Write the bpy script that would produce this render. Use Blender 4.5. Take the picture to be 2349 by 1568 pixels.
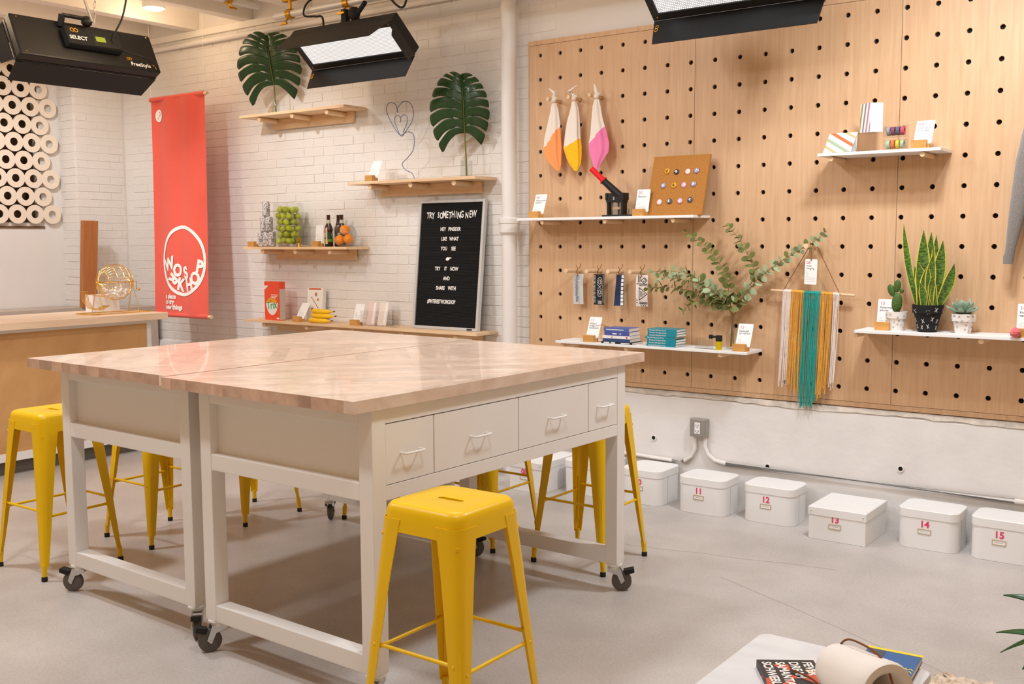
import bpy, bmesh, math, random
from mathutils import Vector, Matrix
random.seed(7)
PI = math.pi
scene = bpy.context.scene
for o in list(bpy.data.objects): bpy.data.objects.remove(o)
COL = scene.collection

def lin(c):
    c = c / 255.0
    return c / 12.92 if c <= .04045 else ((c + .055) / 1.055) ** 2.4
def C(r, g, b): return (lin(r), lin(g), lin(b), 1.0)

# ------------------------------------------------------------------ camera, world, lights
CAMZ = 1.544
cam_d = bpy.data.cameras.new('camera'); cam = bpy.data.objects.new('camera', cam_d); COL.objects.link(cam)
cam_d.sensor_width = 36.0; cam_d.lens = 2394.96 / 2349 * 36.0; cam_d.clip_start = .05
_r = Vector((.8063672, .59139983, -.00426507)); _u = Vector((-.05352989, .08016566, .99534317)); _f = Vector((-.58898769, .80238377, -.09630053))
cam.matrix_world = Matrix(((_r.x, _u.x, -_f.x, 0), (_r.y, _u.y, -_f.y, 0), (_r.z, _u.z, -_f.z, CAMZ), (0, 0, 0, 1)))
scene.camera = cam

w = bpy.data.worlds.new('world'); scene.world = w; w.use_nodes = True
w.node_tree.nodes['Background'].inputs[0].default_value = (1.0, .65, .36, 1)
w.node_tree.nodes['Background'].inputs[1].default_value = .40

def area(name, loc, target, size, power, col=(1, .93, .86), sy=None, spread=PI):
    d = bpy.data.lights.new(name, 'AREA'); d.energy = power; d.color = col; d.size = size; d.spread = spread
    if sy: d.shape = 'RECTANGLE'; d.size_y = sy
    o = bpy.data.objects.new(name, d); COL.objects.link(o); o.location = loc
    o.rotation_euler = (Vector(target) - Vector(loc)).to_track_quat('-Z', 'Y').to_euler()
    return o
def spot(name, loc, target, power, angle, blend=.6, r=.05, col=(1, .92, .84)):
    d = bpy.data.lights.new(name, 'SPOT'); d.energy = power; d.color = col; d.spot_size = math.radians(angle); d.spot_blend = blend; d.shadow_soft_size = r
    o = bpy.data.objects.new(name, d); COL.objects.link(o); o.location = loc
    o.rotation_euler = (Vector(target) - Vector(loc)).to_track_quat('-Z', 'Y').to_euler()
    return o
# track spots set from shelf shadows; middle, letterboard and counter ones are added fill
WC = (.86, .93, 1.0)
spot('track_spot_pegboard', (-.75, 4.0, 3.2), (-1.5, 5.62, .85), 45, 92, .6, .05, WC)
spot('fill_spot_middle', (-3.4, 3.0, 3.2), (-3.0, 5.62, .7), 36, 80, .8, .06, WC)
spot('track_spot_brick', (-6.35, 3.9, 3.2), (-6.1, 5.62, 1.1), 74, 82, .7, .05, WC)
spot('fill_spot_letterboard', (-5.0, 3.3, 3.2), (-4.6, 5.62, 1.0), 50, 76, .8, .06, WC)
spot('fill_spot_counter', (-7.2, 3.6, 3.2), (-8.4, 4.9, 1.2), 105, 95, .8, .06, WC)
def bulb(loc, power, col=(1, .74, .47)):
    d = bpy.data.lights.new('lamp_and_fill_point', 'POINT'); d.energy = power; d.color = col; d.shadow_soft_size = .07
    o = bpy.data.objects.new('lamp_and_fill_point', d); COL.objects.link(o); o.location = loc
for p_, pw_ in (((-7.09, 5.02, 3.24), 5), ((-7.1, 3.2, 3.1), 15), ((-5.5, 3.9, 3.1), 13), ((-5.4, 1.4, 3.1), 10), ((-3.5, 3.6, 3.1), 4), ((-1.6, 3.6, 3.1), 5), ((-3.4, 1.0, 3.1), 3), ((-1.0, 1.0, 3.1), 4)): bulb(p_, pw_)  # first is the visible lamp's; the rest are added to warm the ceiling
area('ceiling_panel_front', (-3.4, 1.3, 3.22), (-3.4, 1.5, 0), .3, 34, WC, sy=.2)
area('ceiling_panel_right', (-1.15, 4.35, 3.22), (-1.15, 4.4, 0), .3, 44, WC, sy=.2)
area('fill_light_near', (-1.3, 1.9, 3.22), (-1.3, 2.0, 0), .3, 20, WC, sy=.2)  # near, table and left ones are unseen fill, added to brighten the room
area('fill_light_table', (-3.3, 4.1, 3.22), (-3.3, 4.15, 0), .3, 15, WC, sy=.2)
area('fill_light_left', (-5.6, 2.1, 3.22), (-5.6, 2.2, 0), .3, 44, WC, sy=.2)

scene.view_settings.view_transform = 'Standard'; scene.view_settings.look = 'None'
scene.view_settings.gamma = 1.0; scene.view_settings.use_curve_mapping = False
scene.view_settings.exposure = 0.16

# ------------------------------------------------------------------ materials
MATS = {}
def mat(name, col, rough=.6, metal=0., noise=0., nscale=8., bump=0., bscale=40., spec=.5, rnd=0., coat=0., stretch=None, trans=0., ior=1.45, sheen=0.):
    if name in MATS: return MATS[name]
    m = bpy.data.materials.new(name); m.use_nodes = True; nt = m.node_tree; N = nt.nodes; L = nt.links
    b = N['Principled BSDF']
    b.inputs['Roughness'].default_value = rough; b.inputs['Metallic'].default_value = metal
    b.inputs['Specular IOR Level'].default_value = spec; b.inputs['Base Color'].default_value = col
    b.inputs['Coat Weight'].default_value = coat; b.inputs['Transmission Weight'].default_value = trans; b.inputs['IOR'].default_value = ior
    b.inputs['Sheen Weight'].default_value = sheen
    tc = N.new('ShaderNodeTexCoord'); mp = N.new('ShaderNodeMapping'); L.new(tc.outputs['Object'], mp.inputs[0])
    if stretch: mp.inputs['Scale'].default_value = stretch
    src = None
    if noise:
        n = N.new('ShaderNodeTexNoise'); n.inputs['Scale'].default_value = nscale; n.inputs['Detail'].default_value = 5; L.new(mp.outputs[0], n.inputs[0])
        hsv = N.new('ShaderNodeHueSaturation'); hsv.inputs['Color'].default_value = col
        mr = N.new('ShaderNodeMapRange'); mr.inputs[1].default_value = .25; mr.inputs[2].default_value = .75; mr.inputs[3].default_value = 1 - noise; mr.inputs[4].default_value = 1 + noise
        L.new(n.outputs[0], mr.inputs[0]); L.new(mr.outputs[0], hsv.inputs['Value']); src = hsv
    if rnd:
        oi = N.new('ShaderNodeObjectInfo'); h2 = N.new('ShaderNodeHueSaturation'); h2.inputs['Color'].default_value = col
        mr = N.new('ShaderNodeMapRange'); mr.inputs[3].default_value = 1 - rnd; mr.inputs[4].default_value = 1 + rnd
        L.new(oi.outputs['Random'], mr.inputs[0]); L.new(mr.outputs[0], h2.inputs['Value'])
        if src: L.new(src.outputs[0], h2.inputs['Color'])
        src = h2
    if src: L.new(src.outputs[0], b.inputs['Base Color'])
    if bump:
        n = N.new('ShaderNodeTexNoise'); n.inputs['Scale'].default_value = bscale; n.inputs['Detail'].default_value = 4; L.new(mp.outputs[0], n.inputs[0])
        bp = N.new('ShaderNodeBump'); bp.inputs['Strength'].default_value = bump; bp.inputs['Distance'].default_value = .01
        L.new(n.outputs[0], bp.inputs['Height']); L.new(bp.outputs[0], b.inputs['Normal'])
    MATS[name] = m
    return m
def thin_glass(name, tint=(1, 1, 1, 1), refl=1.0):
    m = bpy.data.materials.new(name); m.use_nodes = True; nt = m.node_tree; N = nt.nodes; L = nt.links
    N.remove(N['Principled BSDF']); tr = N.new('ShaderNodeBsdfTransparent'); tr.inputs[0].default_value = tint; gl = N.new('ShaderNodeBsdfGlossy'); gl.inputs['Roughness'].default_value = .03
    lw = N.new('ShaderNodeLayerWeight'); pw = N.new('ShaderNodeMath'); pw.operation = 'POWER'; pw.inputs[1].default_value = 3.5; L.new(lw.outputs['Facing'], pw.inputs[0]); mu = N.new('ShaderNodeMath'); mu.operation = 'MULTIPLY_ADD'; mu.inputs[1].default_value = .55 * refl; mu.inputs[2].default_value = .025; mu.use_clamp = True; L.new(pw.outputs[0], mu.inputs[0])
    mx = N.new('ShaderNodeMixShader'); L.new(mu.outputs[0], mx.inputs[0]); L.new(tr.outputs[0], mx.inputs[1]); L.new(gl.outputs[0], mx.inputs[2]); L.new(mx.outputs[0], N['Material Output'].inputs[0])
    MATS[name] = m; return m
def emis(name, col, s):
    m = bpy.data.materials.new(name); m.use_nodes = True; b = m.node_tree.nodes['Principled BSDF']
    b.inputs['Base Color'].default_value = (0.02, .02, .02, 1); b.inputs['Emission Color'].default_value = col; b.inputs['Emission Strength'].default_value = s
    MATS[name] = m; return m
def ramp_wood(name, c1, c2, scale, stretch, rough=.5, rnd=.06, rot=None, coat=0.):
    m = bpy.data.materials.new(name); m.use_nodes = True; nt = m.node_tree; N = nt.nodes; L = nt.links; b = N['Principled BSDF']
    b.inputs['Roughness'].default_value = rough; b.inputs['Coat Weight'].default_value = coat
    tc = N.new('ShaderNodeTexCoord'); mp = N.new('ShaderNodeMapping'); mp.inputs['Scale'].default_value = stretch
    if rot: mp.vector_type = 'TEXTURE'; mp.inputs['Rotation'].default_value = rot; mp.inputs['Scale'].default_value = tuple(1 / s for s in stretch)
    L.new(tc.outputs['Object'], mp.inputs[0])
    oi = N.new('ShaderNodeObjectInfo'); off = N.new('ShaderNodeVectorMath'); off.operation = 'ADD'
    mul = N.new('ShaderNodeMath'); mul.operation = 'MULTIPLY'; mul.inputs[1].default_value = 37.0 if rnd else 0.0
    L.new(oi.outputs['Random'], mul.inputs[0]); L.new(mp.outputs[0], off.inputs[0]); L.new(mul.outputs[0], off.inputs[1])
    n = N.new('ShaderNodeTexNoise'); n.inputs['Scale'].default_value = scale; n.inputs['Detail'].default_value = 6; n.inputs['Roughness'].default_value = .6; n.inputs['Distortion'].default_value = .4
    L.new(off.outputs[0], n.inputs[0])
    cr = N.new('ShaderNodeValToRGB'); cr.color_ramp.elements[0].position = .32; cr.color_ramp.elements[1].position = .68
    cr.color_ramp.elements[0].color = c1; cr.color_ramp.elements[1].color = c2; L.new(n.outputs[0], cr.inputs[0])
    h2 = N.new('ShaderNodeHueSaturation'); mr = N.new('ShaderNodeMapRange'); mr.inputs[3].default_value = 1 - rnd; mr.inputs[4].default_value = 1 + rnd
    L.new(oi.outputs['Random'], mr.inputs[0]); L.new(mr.outputs[0], h2.inputs['Value']); L.new(cr.outputs[0], h2.inputs['Color']); L.new(h2.outputs[0], b.inputs['Base Color'])
    MATS[name] = m; return m

M_wall = mat('painted_brick', C(232, 226, 220), .65, noise=.03, nscale=3, bump=.3, bscale=30, rnd=.008)
M_plaster = mat('painted_plaster', C(230, 224, 218), .75, noise=.03, nscale=2, bump=.12, bscale=18)
M_conc = mat('painted_concrete', C(228, 223, 219), .75, noise=.05, nscale=5, bump=.3, bscale=14)
M_ledge = mat('rough_concrete', C(204, 193, 180), .95, noise=.3, nscale=14, bump=.9, bscale=30)
M_ceil = mat('painted_ceiling', C(240, 232, 222), .85, noise=.04, nscale=4, bump=.15, bscale=30)
M_pipe = mat('painted_pipe', C(230, 224, 219), .45, noise=.02)
M_white = mat('white_paint', C(238, 236, 234), .4, noise=.012, nscale=4)
M_tablewhite = mat('white_steel', C(234, 229, 224), .38, noise=.012, nscale=3)
M_whitegloss = mat('white_gloss', C(240, 239, 237), .3)
M_yellow = mat('yellow_enamel', C(236, 190, 0), .36, spec=.4, coat=.05, noise=.02, nscale=6)
M_rubber = mat('black_rubber', C(22, 21, 20), .7)
M_black = mat('black_metal', C(18, 17, 17), .45, bump=.05, bscale=200)
M_blackmat = mat('black_matte', C(24, 24, 25), .85, bump=.1, bscale=90)
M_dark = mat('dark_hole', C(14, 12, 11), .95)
M_chrome = mat('chrome', C(205, 205, 205), .25, metal=1.)
M_gold = mat('gold_wire', C(232, 190, 100), .25, metal=1.)
M_brass = mat('brass', C(200, 150, 50), .35, metal=.9, noise=.25, nscale=40)
M_grey = mat('grey_caster', C(92, 86, 80), .6)
M_paper = mat('white_paper', C(244, 243, 241), .7)
M_pink = mat('pink_print', C(232, 62, 110), .7)
M_ink = mat('dark_print', C(52, 50, 52), .7)
M_faint = mat('faint_print', C(186, 184, 184), .7)
M_whiteprint = mat('white_print', C(243, 238, 232), .6)
M_shelfwhite = mat('white_shelf', C(240, 238, 236), .45)
M_block = ramp_wood('block_wood', C(196, 138, 66), C(216, 160, 88), 9, (1, 1, 6), .5, .06)
M_pine = ramp_wood('pale_pine', C(226, 186, 142), C(240, 208, 170), 7, (.6, 6, 6), .5, .03)
M_dowel = ramp_wood('dowel_wood', C(222, 184, 142), C(238, 206, 168), 9, (1, .5, 1), .5, .03)
M_peg = ramp_wood('maple_ply', C(203, 160, 120), C(217, 178, 138), 3.2, (15, 15, .8), .5, .03)
M_strip = ramp_wood('butcher_block', C(212, 182, 158), C(232, 208, 189), 5, (2.2, 2.2, 2.2), .32, .11, coat=.3)
M_end_shaded = ramp_wood('shaded_end_grain', C(176, 140, 116), C(200, 166, 142), 9, (2, 2, 2), .5, .2)  # end grain, with the shade of the table edges put into its colour
M_plyd = ramp_wood('diagonal_ply', C(196, 146, 90), C(216, 168, 112), 3.2, (6, 1, .5), .5, 0, rot=(math.radians(-42), 0, 0))
M_top = ramp_wood('counter_top', C(222, 188, 156), C(240, 212, 184), 4, (5, .5, 5), .35, .02)
M_plank = ramp_wood('orange_plank', C(178, 108, 56), C(194, 124, 70), 4, (5, 5, .5), .5, 0)
M_glass = thin_glass('clear_glass', (.95, .96, .955, 1), 1.2)
M_acryl = thin_glass('clear_acrylic', (.975, .975, .975, 1), 1.1)
M_brown = mat('brown_glass', C(58, 26, 8), .08, coat=.5)
M_red = mat('red_fabric', C(226, 90, 72), .85, noise=.03, nscale=5, bump=.06, bscale=300, sheen=.2)
M_cork = mat('cork', C(176, 118, 54), .9, noise=.28, nscale=160, bump=.3, bscale=200)
M_felt = mat('black_felt', C(20, 19, 19), .95)
M_alu = mat('pale_aluminium', C(205, 203, 200), .4, metal=.35)
M_steelgrey = mat('galvanised', C(168, 164, 158), .45, metal=.5, noise=.06, nscale=20)
M_leaf = mat('monstera_leaf', C(30, 62, 26), .35, noise=.3, nscale=9, coat=.1)
M_stem = mat('plant_stem', C(112, 110, 48), .5, noise=.1)
M_euc1 = mat('eucalyptus_leaf', C(112, 118, 60), .6, noise=.12, nscale=30, rnd=.22)
M_euc2 = mat('pale_eucalyptus_leaf', C(162, 174, 134), .6, noise=.08, nscale=30, rnd=.14)
M_twig = mat('twig', C(140, 112, 58), .6, noise=.15, nscale=30)
M_soil = mat('soil', C(66, 44, 32), .95, noise=.4, nscale=60, bump=.8, bscale=60)
M_cactus = mat('cactus_green', C(66, 98, 36), .5, noise=.14, nscale=30)
M_succ = mat('succulent_green', C(152, 178, 158), .5, noise=.1, nscale=18, rnd=.08)
M_teal = mat('teal_yarn', C(22, 156, 142), .9, noise=.12, nscale=60, sheen=.3)
M_must = mat('mustard_yarn', C(226, 164, 56), .9, noise=.12, nscale=60, sheen=.3)
M_cream = mat('cream_yarn', C(238, 224, 214), .9, noise=.06, nscale=60, sheen=.3)
M_cord = mat('brown_cord', C(120, 70, 30), .8)
M_lime = mat('lime', C(184, 194, 44), .35, noise=.18, nscale=14, rnd=.16, bump=.08, bscale=120)
M_orange = mat('orange_peel', C(246, 146, 14), .42, noise=.05, nscale=14, bump=.15, bscale=160)
M_banana = mat('banana', C(246, 196, 32), .45, noise=.06, nscale=12)
M_bantip = mat('banana_tip', C(96, 70, 30), .7)
M_knit = mat('grey_knit', C(132, 124, 118), .95, noise=.22, nscale=220, bump=.5, bscale=260, sheen=.4)
M_tealbook = mat('teal_cover', C(28, 138, 156), .45)
M_bluebook = mat('blue_cover', C(82, 104, 170), .45)
M_navybook = mat('navy_cover', C(52, 72, 116), .45)
M_indigobook = mat('indigo_cover', C(74, 86, 158), .45)
M_whitebook = mat('white_cover', C(236, 234, 232), .5)
M_pages = mat('book_pages', C(236, 226, 214), .8, noise=.05, nscale=4, stretch=(1, 1, 120))
M_coral = mat('coral_wool', C(246, 112, 118), .95, noise=.2, nscale=200, bump=.9, bscale=180, sheen=.5)
M_redplastic = mat('red_plastic', C(226, 12, 24), .4)
M_cereal = mat('red_carton', C(240, 84, 52), .5)
M_cartongrey = mat('carton_side', C(206, 190, 176), .6, noise=.05, nscale=30)
M_green = mat('green_print', C(34, 170, 96), .6)
M_loop = mat('cereal_pieces', C(232, 168, 60), .7)
M_labelgreen = mat('green_label', C(38, 88, 52), .5)
M_labellime = mat('lime_label', C(130, 168, 50), .5)
M_cabinet_shaded = mat('shaded_cabinet', C(190, 174, 160), .6, noise=.03)  # the shade the cabinets stand in is put into this tan
M_ringcard = mat('cream_screen', C(240, 224, 204), .7, noise=.02)
M_windark = mat('dark_window', C(70, 52, 36), .3)
M_leafdark = mat('dark_plant_leaf', C(28, 84, 22), .35, noise=.2, nscale=20)
M_rug = mat('cream_rug', C(232, 212, 190), .95, noise=.2, nscale=60, bump=1., bscale=90)
M_bluecover = mat('blue_yellow_cover', C(44, 98, 158), .45)
M_yprint = mat('yellow_print', C(240, 216, 50), .5)
M_greyprint = mat('grey_print', C(70, 74, 84), .5)
M_redprint = mat('rust_print', C(206, 92, 48), .5)
M_ceramic = mat('white_ceramic', C(236, 228, 220), .55, noise=.02)
M_kinolabel = mat('amber_print', C(236, 170, 30), .5)
M_screen = emis('lcd_screen', C(190, 200, 30), .7)
M_oil = mat('golden_oil', C(206, 176, 20), .1, coat=.5)

def floor_mat():
    m = bpy.data.materials.new('polished_concrete'); m.use_nodes = True; nt = m.node_tree; N = nt.nodes; L = nt.links; b = N['Principled BSDF']
    tc = N.new('ShaderNodeTexCoord')
    n1 = N.new('ShaderNodeTexNoise'); n1.inputs['Scale'].default_value = 1.1; n1.inputs['Detail'].default_value = 7; n1.inputs['Roughness'].default_value = .6
    n2 = N.new('ShaderNodeTexNoise'); n2.inputs['Scale'].default_value = 90; n2.inputs['Detail'].default_value = 3
    for n in (n1, n2): L.new(tc.outputs['Object'], n.inputs[0])
    cr = N.new('ShaderNodeValToRGB'); cr.color_ramp.elements[0].position = .3; cr.color_ramp.elements[0].color = C(174, 166, 160)
    cr.color_ramp.elements[1].position = .72; cr.color_ramp.elements[1].color = C(208, 200, 194); L.new(n1.outputs[0], cr.inputs[0])
    mx = N.new('ShaderNodeMix'); mx.data_type = 'RGBA'; mx.blend_type = 'OVERLAY'; mx.inputs[0].default_value = .22
    L.new(cr.outputs[0], mx.inputs['A']); L.new(n2.outputs[0], mx.inputs['B']); L.new(mx.outputs['Result'], b.inputs['Base Color'])
    mr = N.new('ShaderNodeMapRange'); mr.inputs[3].default_value = .28; mr.inputs[4].default_value = .48; L.new(n1.outputs[0], mr.inputs[0]); L.new(mr.outputs[0], b.inputs['Roughness'])
    b.inputs['Specular IOR Level'].default_value = .35
    return m
M_floor = floor_mat()
def led_mat():
    m = bpy.data.materials.new('led_panel'); m.use_nodes = True; nt = m.node_tree; N = nt.nodes; L = nt.links; b = N['Principled BSDF']
    tc = N.new('ShaderNodeTexCoord'); mp = N.new('ShaderNodeMapping'); mp.inputs['Rotation'].default_value = (math.radians(90), 0, 0); L.new(tc.outputs['Object'], mp.inputs[0])
    br = N.new('ShaderNodeTexBrick'); br.inputs['Scale'].default_value = 1; br.inputs['Brick Width'].default_value = .012; br.inputs['Row Height'].default_value = .010; br.inputs['Mortar Size'].default_value = .0022; br.inputs['Mortar Smooth'].default_value = .3
    L.new(mp.outputs[0], br.inputs[0])
    mr = N.new('ShaderNodeMapRange'); mr.inputs[3].default_value = 1.25; mr.inputs[4].default_value = .25; L.new(br.outputs['Fac'], mr.inputs[0])
    b.inputs['Base Color'].default_value = (.3, .3, .3, 1); b.inputs['Emission Color'].default_value = (1, .97, .95, 1); L.new(mr.outputs[0], b.inputs['Emission Strength'])
    return m
M_led = led_mat()

# ------------------------------------------------------------------ mesh helpers
class MB:
    def __init__(s): s.v = []; s.f = []; s.uv = None
    def add(s, vs, fs):
        o = len(s.v); s.v += [tuple(p) for p in vs]; s.f += [tuple(i + o for i in q) for q in fs]; return s
    def bx(s, x0, x1, y0, y1, z0, z1):
        return s.add([(x0, y0, z0), (x1, y0, z0), (x1, y1, z0), (x0, y1, z0), (x0, y0, z1), (x1, y0, z1), (x1, y1, z1), (x0, y1, z1)],
                     [(0, 3, 2, 1), (4, 5, 6, 7), (0, 1, 5, 4), (1, 2, 6, 5), (2, 3, 7, 6), (3, 0, 4, 7)])
    def obx(s, c, size, M):
        n = MB().bx(-size[0] / 2, size[0] / 2, -size[1] / 2, size[1] / 2, -size[2] / 2, size[2] / 2)
        return s.add([Vector(c) + M @ Vector(p) for p in n.v], n.f)
    def cyl(s, p0, p1, r0, r1=None, n=16, caps=True):
        r1 = r0 if r1 is None else r1
        return s.loft([s.ring(p0, Vector(p1) - Vector(p0), r0, n), s.ring(p1, Vector(p1) - Vector(p0), r1, n)], caps)
    @staticmethod
    def ring(c, d, r, n, ref=None):
        d = Vector(d).normalized(); a = ref or (Vector((0, 0, 1)) if abs(d.z) < .9 else Vector((1, 0, 0)))
        u = d.cross(a).normalized(); w_ = d.cross(u)
        return [Vector(c) + (u * math.cos(2 * PI * i / n) + w_ * math.sin(2 * PI * i / n)) * r for i in range(n)]
    def loft(s, rings, caps=True, closed=False):
        n = len(rings[0]); o = len(s.v)
        for r in rings: s.v += [tuple(p) for p in r]
        m = len(rings)
        for k in range(m if closed else m - 1):
            a = o + k * n; b = o + ((k + 1) % m) * n
            for i in range(n): s.f.append((a + i, a + (i + 1) % n, b + (i + 1) % n, b + i))
        if caps and not closed:
            s.f.append(tuple(o + i for i in range(n))[::-1]); s.f.append(tuple(o + (m - 1) * n + i for i in range(n)))
        return s
    def tube(s, pts, r, n=8, closed=False, caps=True):
        P = [Vector(p) for p in pts]; R = r if isinstance(r, (list, tuple)) else [r] * len(P); rings = []; ref = None
        for i, p in enumerate(P):
            a = P[(i - 1) % len(P)] if (closed or i) else p; b = P[(i + 1) % len(P)] if (closed or i < len(P) - 1) else p
            d = (b - a)
            if d.length < 1e-9: d = Vector((0, 0, 1))
            d.normalize()
            if ref is None: ref = Vector((0, 0, 1)) if abs(d.z) < .9 else Vector((1, 0, 0))
            u = d.cross(ref)
            if u.length < 1e-4: u = d.cross(Vector((1, .3, .2)))
            u.normalize(); v = d.cross(u); ref = -v if False else ref
            rings.append([p + (u * math.cos(2 * PI * k / n) + v * math.sin(2 * PI * k / n)) * R[i] for k in range(n)])
        return s.loft(rings, caps, closed)
    def lathe(s, prof, n=24, c=(0, 0, 0), caps=True):
        return s.loft([[(c[0] + r * math.cos(2 * PI * i / n), c[1] + r * math.sin(2 * PI * i / n), c[2] + z) for i in range(n)] for r, z in prof], caps)
    def ball(s, c, r, sc=(1, 1, 1), n=14, m=9, M=None):
        c = Vector(c); rings = []
        for j in range(1, m):
            t = PI * j / m; ring = []
            for i in range(n):
                p = Vector((r * sc[0] * math.sin(t) * math.cos(2 * PI * i / n), r * sc[1] * math.sin(t) * math.sin(2 * PI * i / n), -r * sc[2] * math.cos(t)))
                ring.append(c + (M @ p if M else p))
            rings.append(ring)
        o = len(s.v); s.loft(rings, False)
        b = Vector((0, 0, -r * sc[2])); t_ = Vector((0, 0, r * sc[2]))
        s.v += [tuple(c + (M @ b if M else b)), tuple(c + (M @ t_ if M else t_))]
        k = len(s.v)
        for i in range(n): s.f.append((k - 2, o + (i + 1) % n, o + i)); s.f.append((k - 1, o + (m - 2) * n + i, o + (m - 2) * n + (i + 1) % n))
        return s
    def prism(s, poly, fn, h0, h1):
        n = len(poly); o = len(s.v)
        s.v += [tuple(fn(x, y, h0)) for x, y in poly] + [tuple(fn(x, y, h1)) for x, y in poly]
        s.f.append(tuple(o + i for i in range(n))[::-1]); s.f.append(tuple(o + n + i for i in range(n)))
        for i in range(n): s.f.append((o + i, o + (i + 1) % n, o + n + (i + 1) % n, o + n + i))
        return s
    def flip(s): s.f = [q[::-1] for q in s.f]; return s
    def mesh(s, name, m, smooth=False, bevel=0., angle=35):
        me = bpy.data.meshes.new(name); me.from_pydata(s.v, [], s.f)
        bm = bmesh.new(); bm.from_mesh(me)
        bmesh.ops.recalc_face_normals(bm, faces=bm.faces)
        if bevel:
            ed = [e for e in bm.edges if e.is_manifold and e.calc_face_angle(0) > .5]
            bmesh.ops.bevel(bm, geom=ed, offset=bevel, segments=2, profile=.6, affect='EDGES')
        bm.to_mesh(me); bm.free()
        if smooth:
            me.shade_smooth(); me.set_sharp_from_angle(angle=math.radians(angle))
        if m: me.materials.append(m)
        return me
    def build(s, name, m, parent=None, loc=(0, 0, 0), rot=(0, 0, 0), smooth=False, bevel=0., angle=35):
        o = bpy.data.objects.new(name, s.mesh(name, m, smooth, bevel, angle)); COL.objects.link(o); o.location = loc; o.rotation_euler = rot
        if parent: o.parent = parent
        return o
def inst(name, me, parent=None, loc=(0, 0, 0), rot=(0, 0, 0), scale=None):
    o = bpy.data.objects.new(name, me); COL.objects.link(o); o.location = loc; o.rotation_euler = rot
    if scale: o.scale = scale
    if parent: o.parent = parent
    return o
def tag(o, label, cat, group=None):
    o['label'] = label; o['category'] = cat
    if group: o['group'] = group
    return o
def thing(name, label, cat, loc=(0, 0, 0), rotz=0., group=None):
    o = bpy.data.objects.new(name, None); COL.objects.link(o); o.location = loc; o.rotation_euler = (0, 0, rotz); o.empty_display_size = .05
    return tag(o, label, cat, group)
def struct(o): o['kind'] = 'structure'; return o
def dup(root, loc, rotz, label, group=None):
    r = root.copy(); COL.objects.link(r); r.location = loc; r.rotation_euler = (0, 0, rotz); r['label'] = label
    if group: r['group'] = group
    def rec(a, b):
        for ch in list(a.children):
            c = ch.copy(); COL.objects.link(c); c.parent = b; rec(ch, c)
    rec(root, r); return r
FONT = bpy.data.curves.new('lettering_font', 'FONT')
FOBJ = bpy.data.objects.new('lettering_font', FONT)
def text(mb, body, size, org, ax=(1, 0, 0), ay=(0, 0, 1), align='LEFT', bold=0., wide=1., fn=None):
    FONT.body = body; FONT.size = size; FONT.align_x = align; FONT.offset = bold; FONT.resolution_u = 3
    me = bpy.data.meshes.new_from_object(FOBJ); ax = Vector(ax); ay = Vector(ay); org = Vector(org)
    vs = [(fn(v.co.x * wide, v.co.y) if fn else org + ax * (v.co.x * wide) + ay * v.co.y) for v in me.vertices]
    mb.add(vs, [tuple(p.vertices) for p in me.polygons]); bpy.data.meshes.remove(me); return mb
def rrect(w_, h, r, n=5, cx=0, cy=0):
    P = []
    for (sx, sy, a0) in ((1, 1, 0), (-1, 1, 90), (-1, -1, 180), (1, -1, 270)):
        for k in range(n):
            a = math.radians(a0 + 90 * k / (n - 1)); P.append((cx + sx * (w_ / 2 - r) + r * math.cos(a), cy + sy * (h / 2 - r) + r * math.sin(a)))
    return P
XZ = lambda x, y, h: (x, h, y)
XY = lambda x, y, h: (x, y, h)

# ------------------------------------------------------------------ setting
WY = 5.65
fl_ = struct(MB().bx(-9.6, 1.6, -.3, 6, -.1, 0).build('floor', M_floor))
crk = MB()
for (a, b) in (((-2.0, 4.35), (.4, 3.2)), ((-5.2, 2.3), (-3.9, 1.2)), ((-4.5, 4.15), (-1.6, 4.75))):
    a = Vector((*a, .0005)); b = Vector((*b, .0005)); pts = [a.lerp(b, t / 14) + Vector((random.uniform(-.012, .012), random.uniform(-.012, .012), 0)) for t in range(15)]
    for p, q in zip(pts, pts[1:]):
        d = (q - p).normalized(); nrm = Vector((-d.y, d.x, 0)) * .0009; crk.add([p - nrm, q - nrm, q + nrm, p + nrm], [(0, 1, 2, 3)])
crk.build('hairline_crack', mat('crack_dirt', C(166, 154, 146), .9), fl_)

wall_back = struct(MB().bx(-8.49, 1.6, WY, WY + .25, .6, 3.6).build('wall_back', M_plaster))
base = MB(); xs = [-8.49 + i * .07 for i in range(145)]; rings = []
for x in xs:
    n1 = math.sin(x * 3.1) * .006 + random.uniform(-.004, .004); top = .634 + (.05 if x < -4.02 else 0) + n1 * (1 if x < -4.02 else .3)
    rings.append([(x, 5.6, 0), (x, 5.6, .60 + n1 * .5), (x, 5.612, top - .012), (x, WY + .01, top), (x, WY + .1, top), (x, WY + .1, 0)])
base.loft(rings); base.build('concrete_base', M_conc, wall_back, smooth=True, angle=20)
led = MB(); rings = []
for x in [-4.0 + i * .05 for i in range(112)]:
    j = random.uniform(-.006, .006); chip = max(0, math.sin(x * 5.3) * math.sin(x * 2.1)) * .012
    rings.append([(x, 5.598 - .002, .612 + j - chip), (x, 5.604, .628 + j * .5), (x, 5.64, .637), (x, 5.64, .61)])
led.loft(rings).build('ledge_mortar', M_ledge, wall_back)
for (x, z) in ((-3.034, .342), (-2.299, .255), (-1.56, .336)):
    t = MB().cyl((x, 5.594, z), (x, 5.602, z), .014, n=14); h = t.build('tie_hole', M_dark, wall_back)
    MB().lathe([(.012, -.004), (.018, -.004), (.018, .004), (.012, .004)], 14, caps=False).build('tie_ring', M_plaster, h, (x, 5.597, z), (PI / 2, 0, 0))
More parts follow.
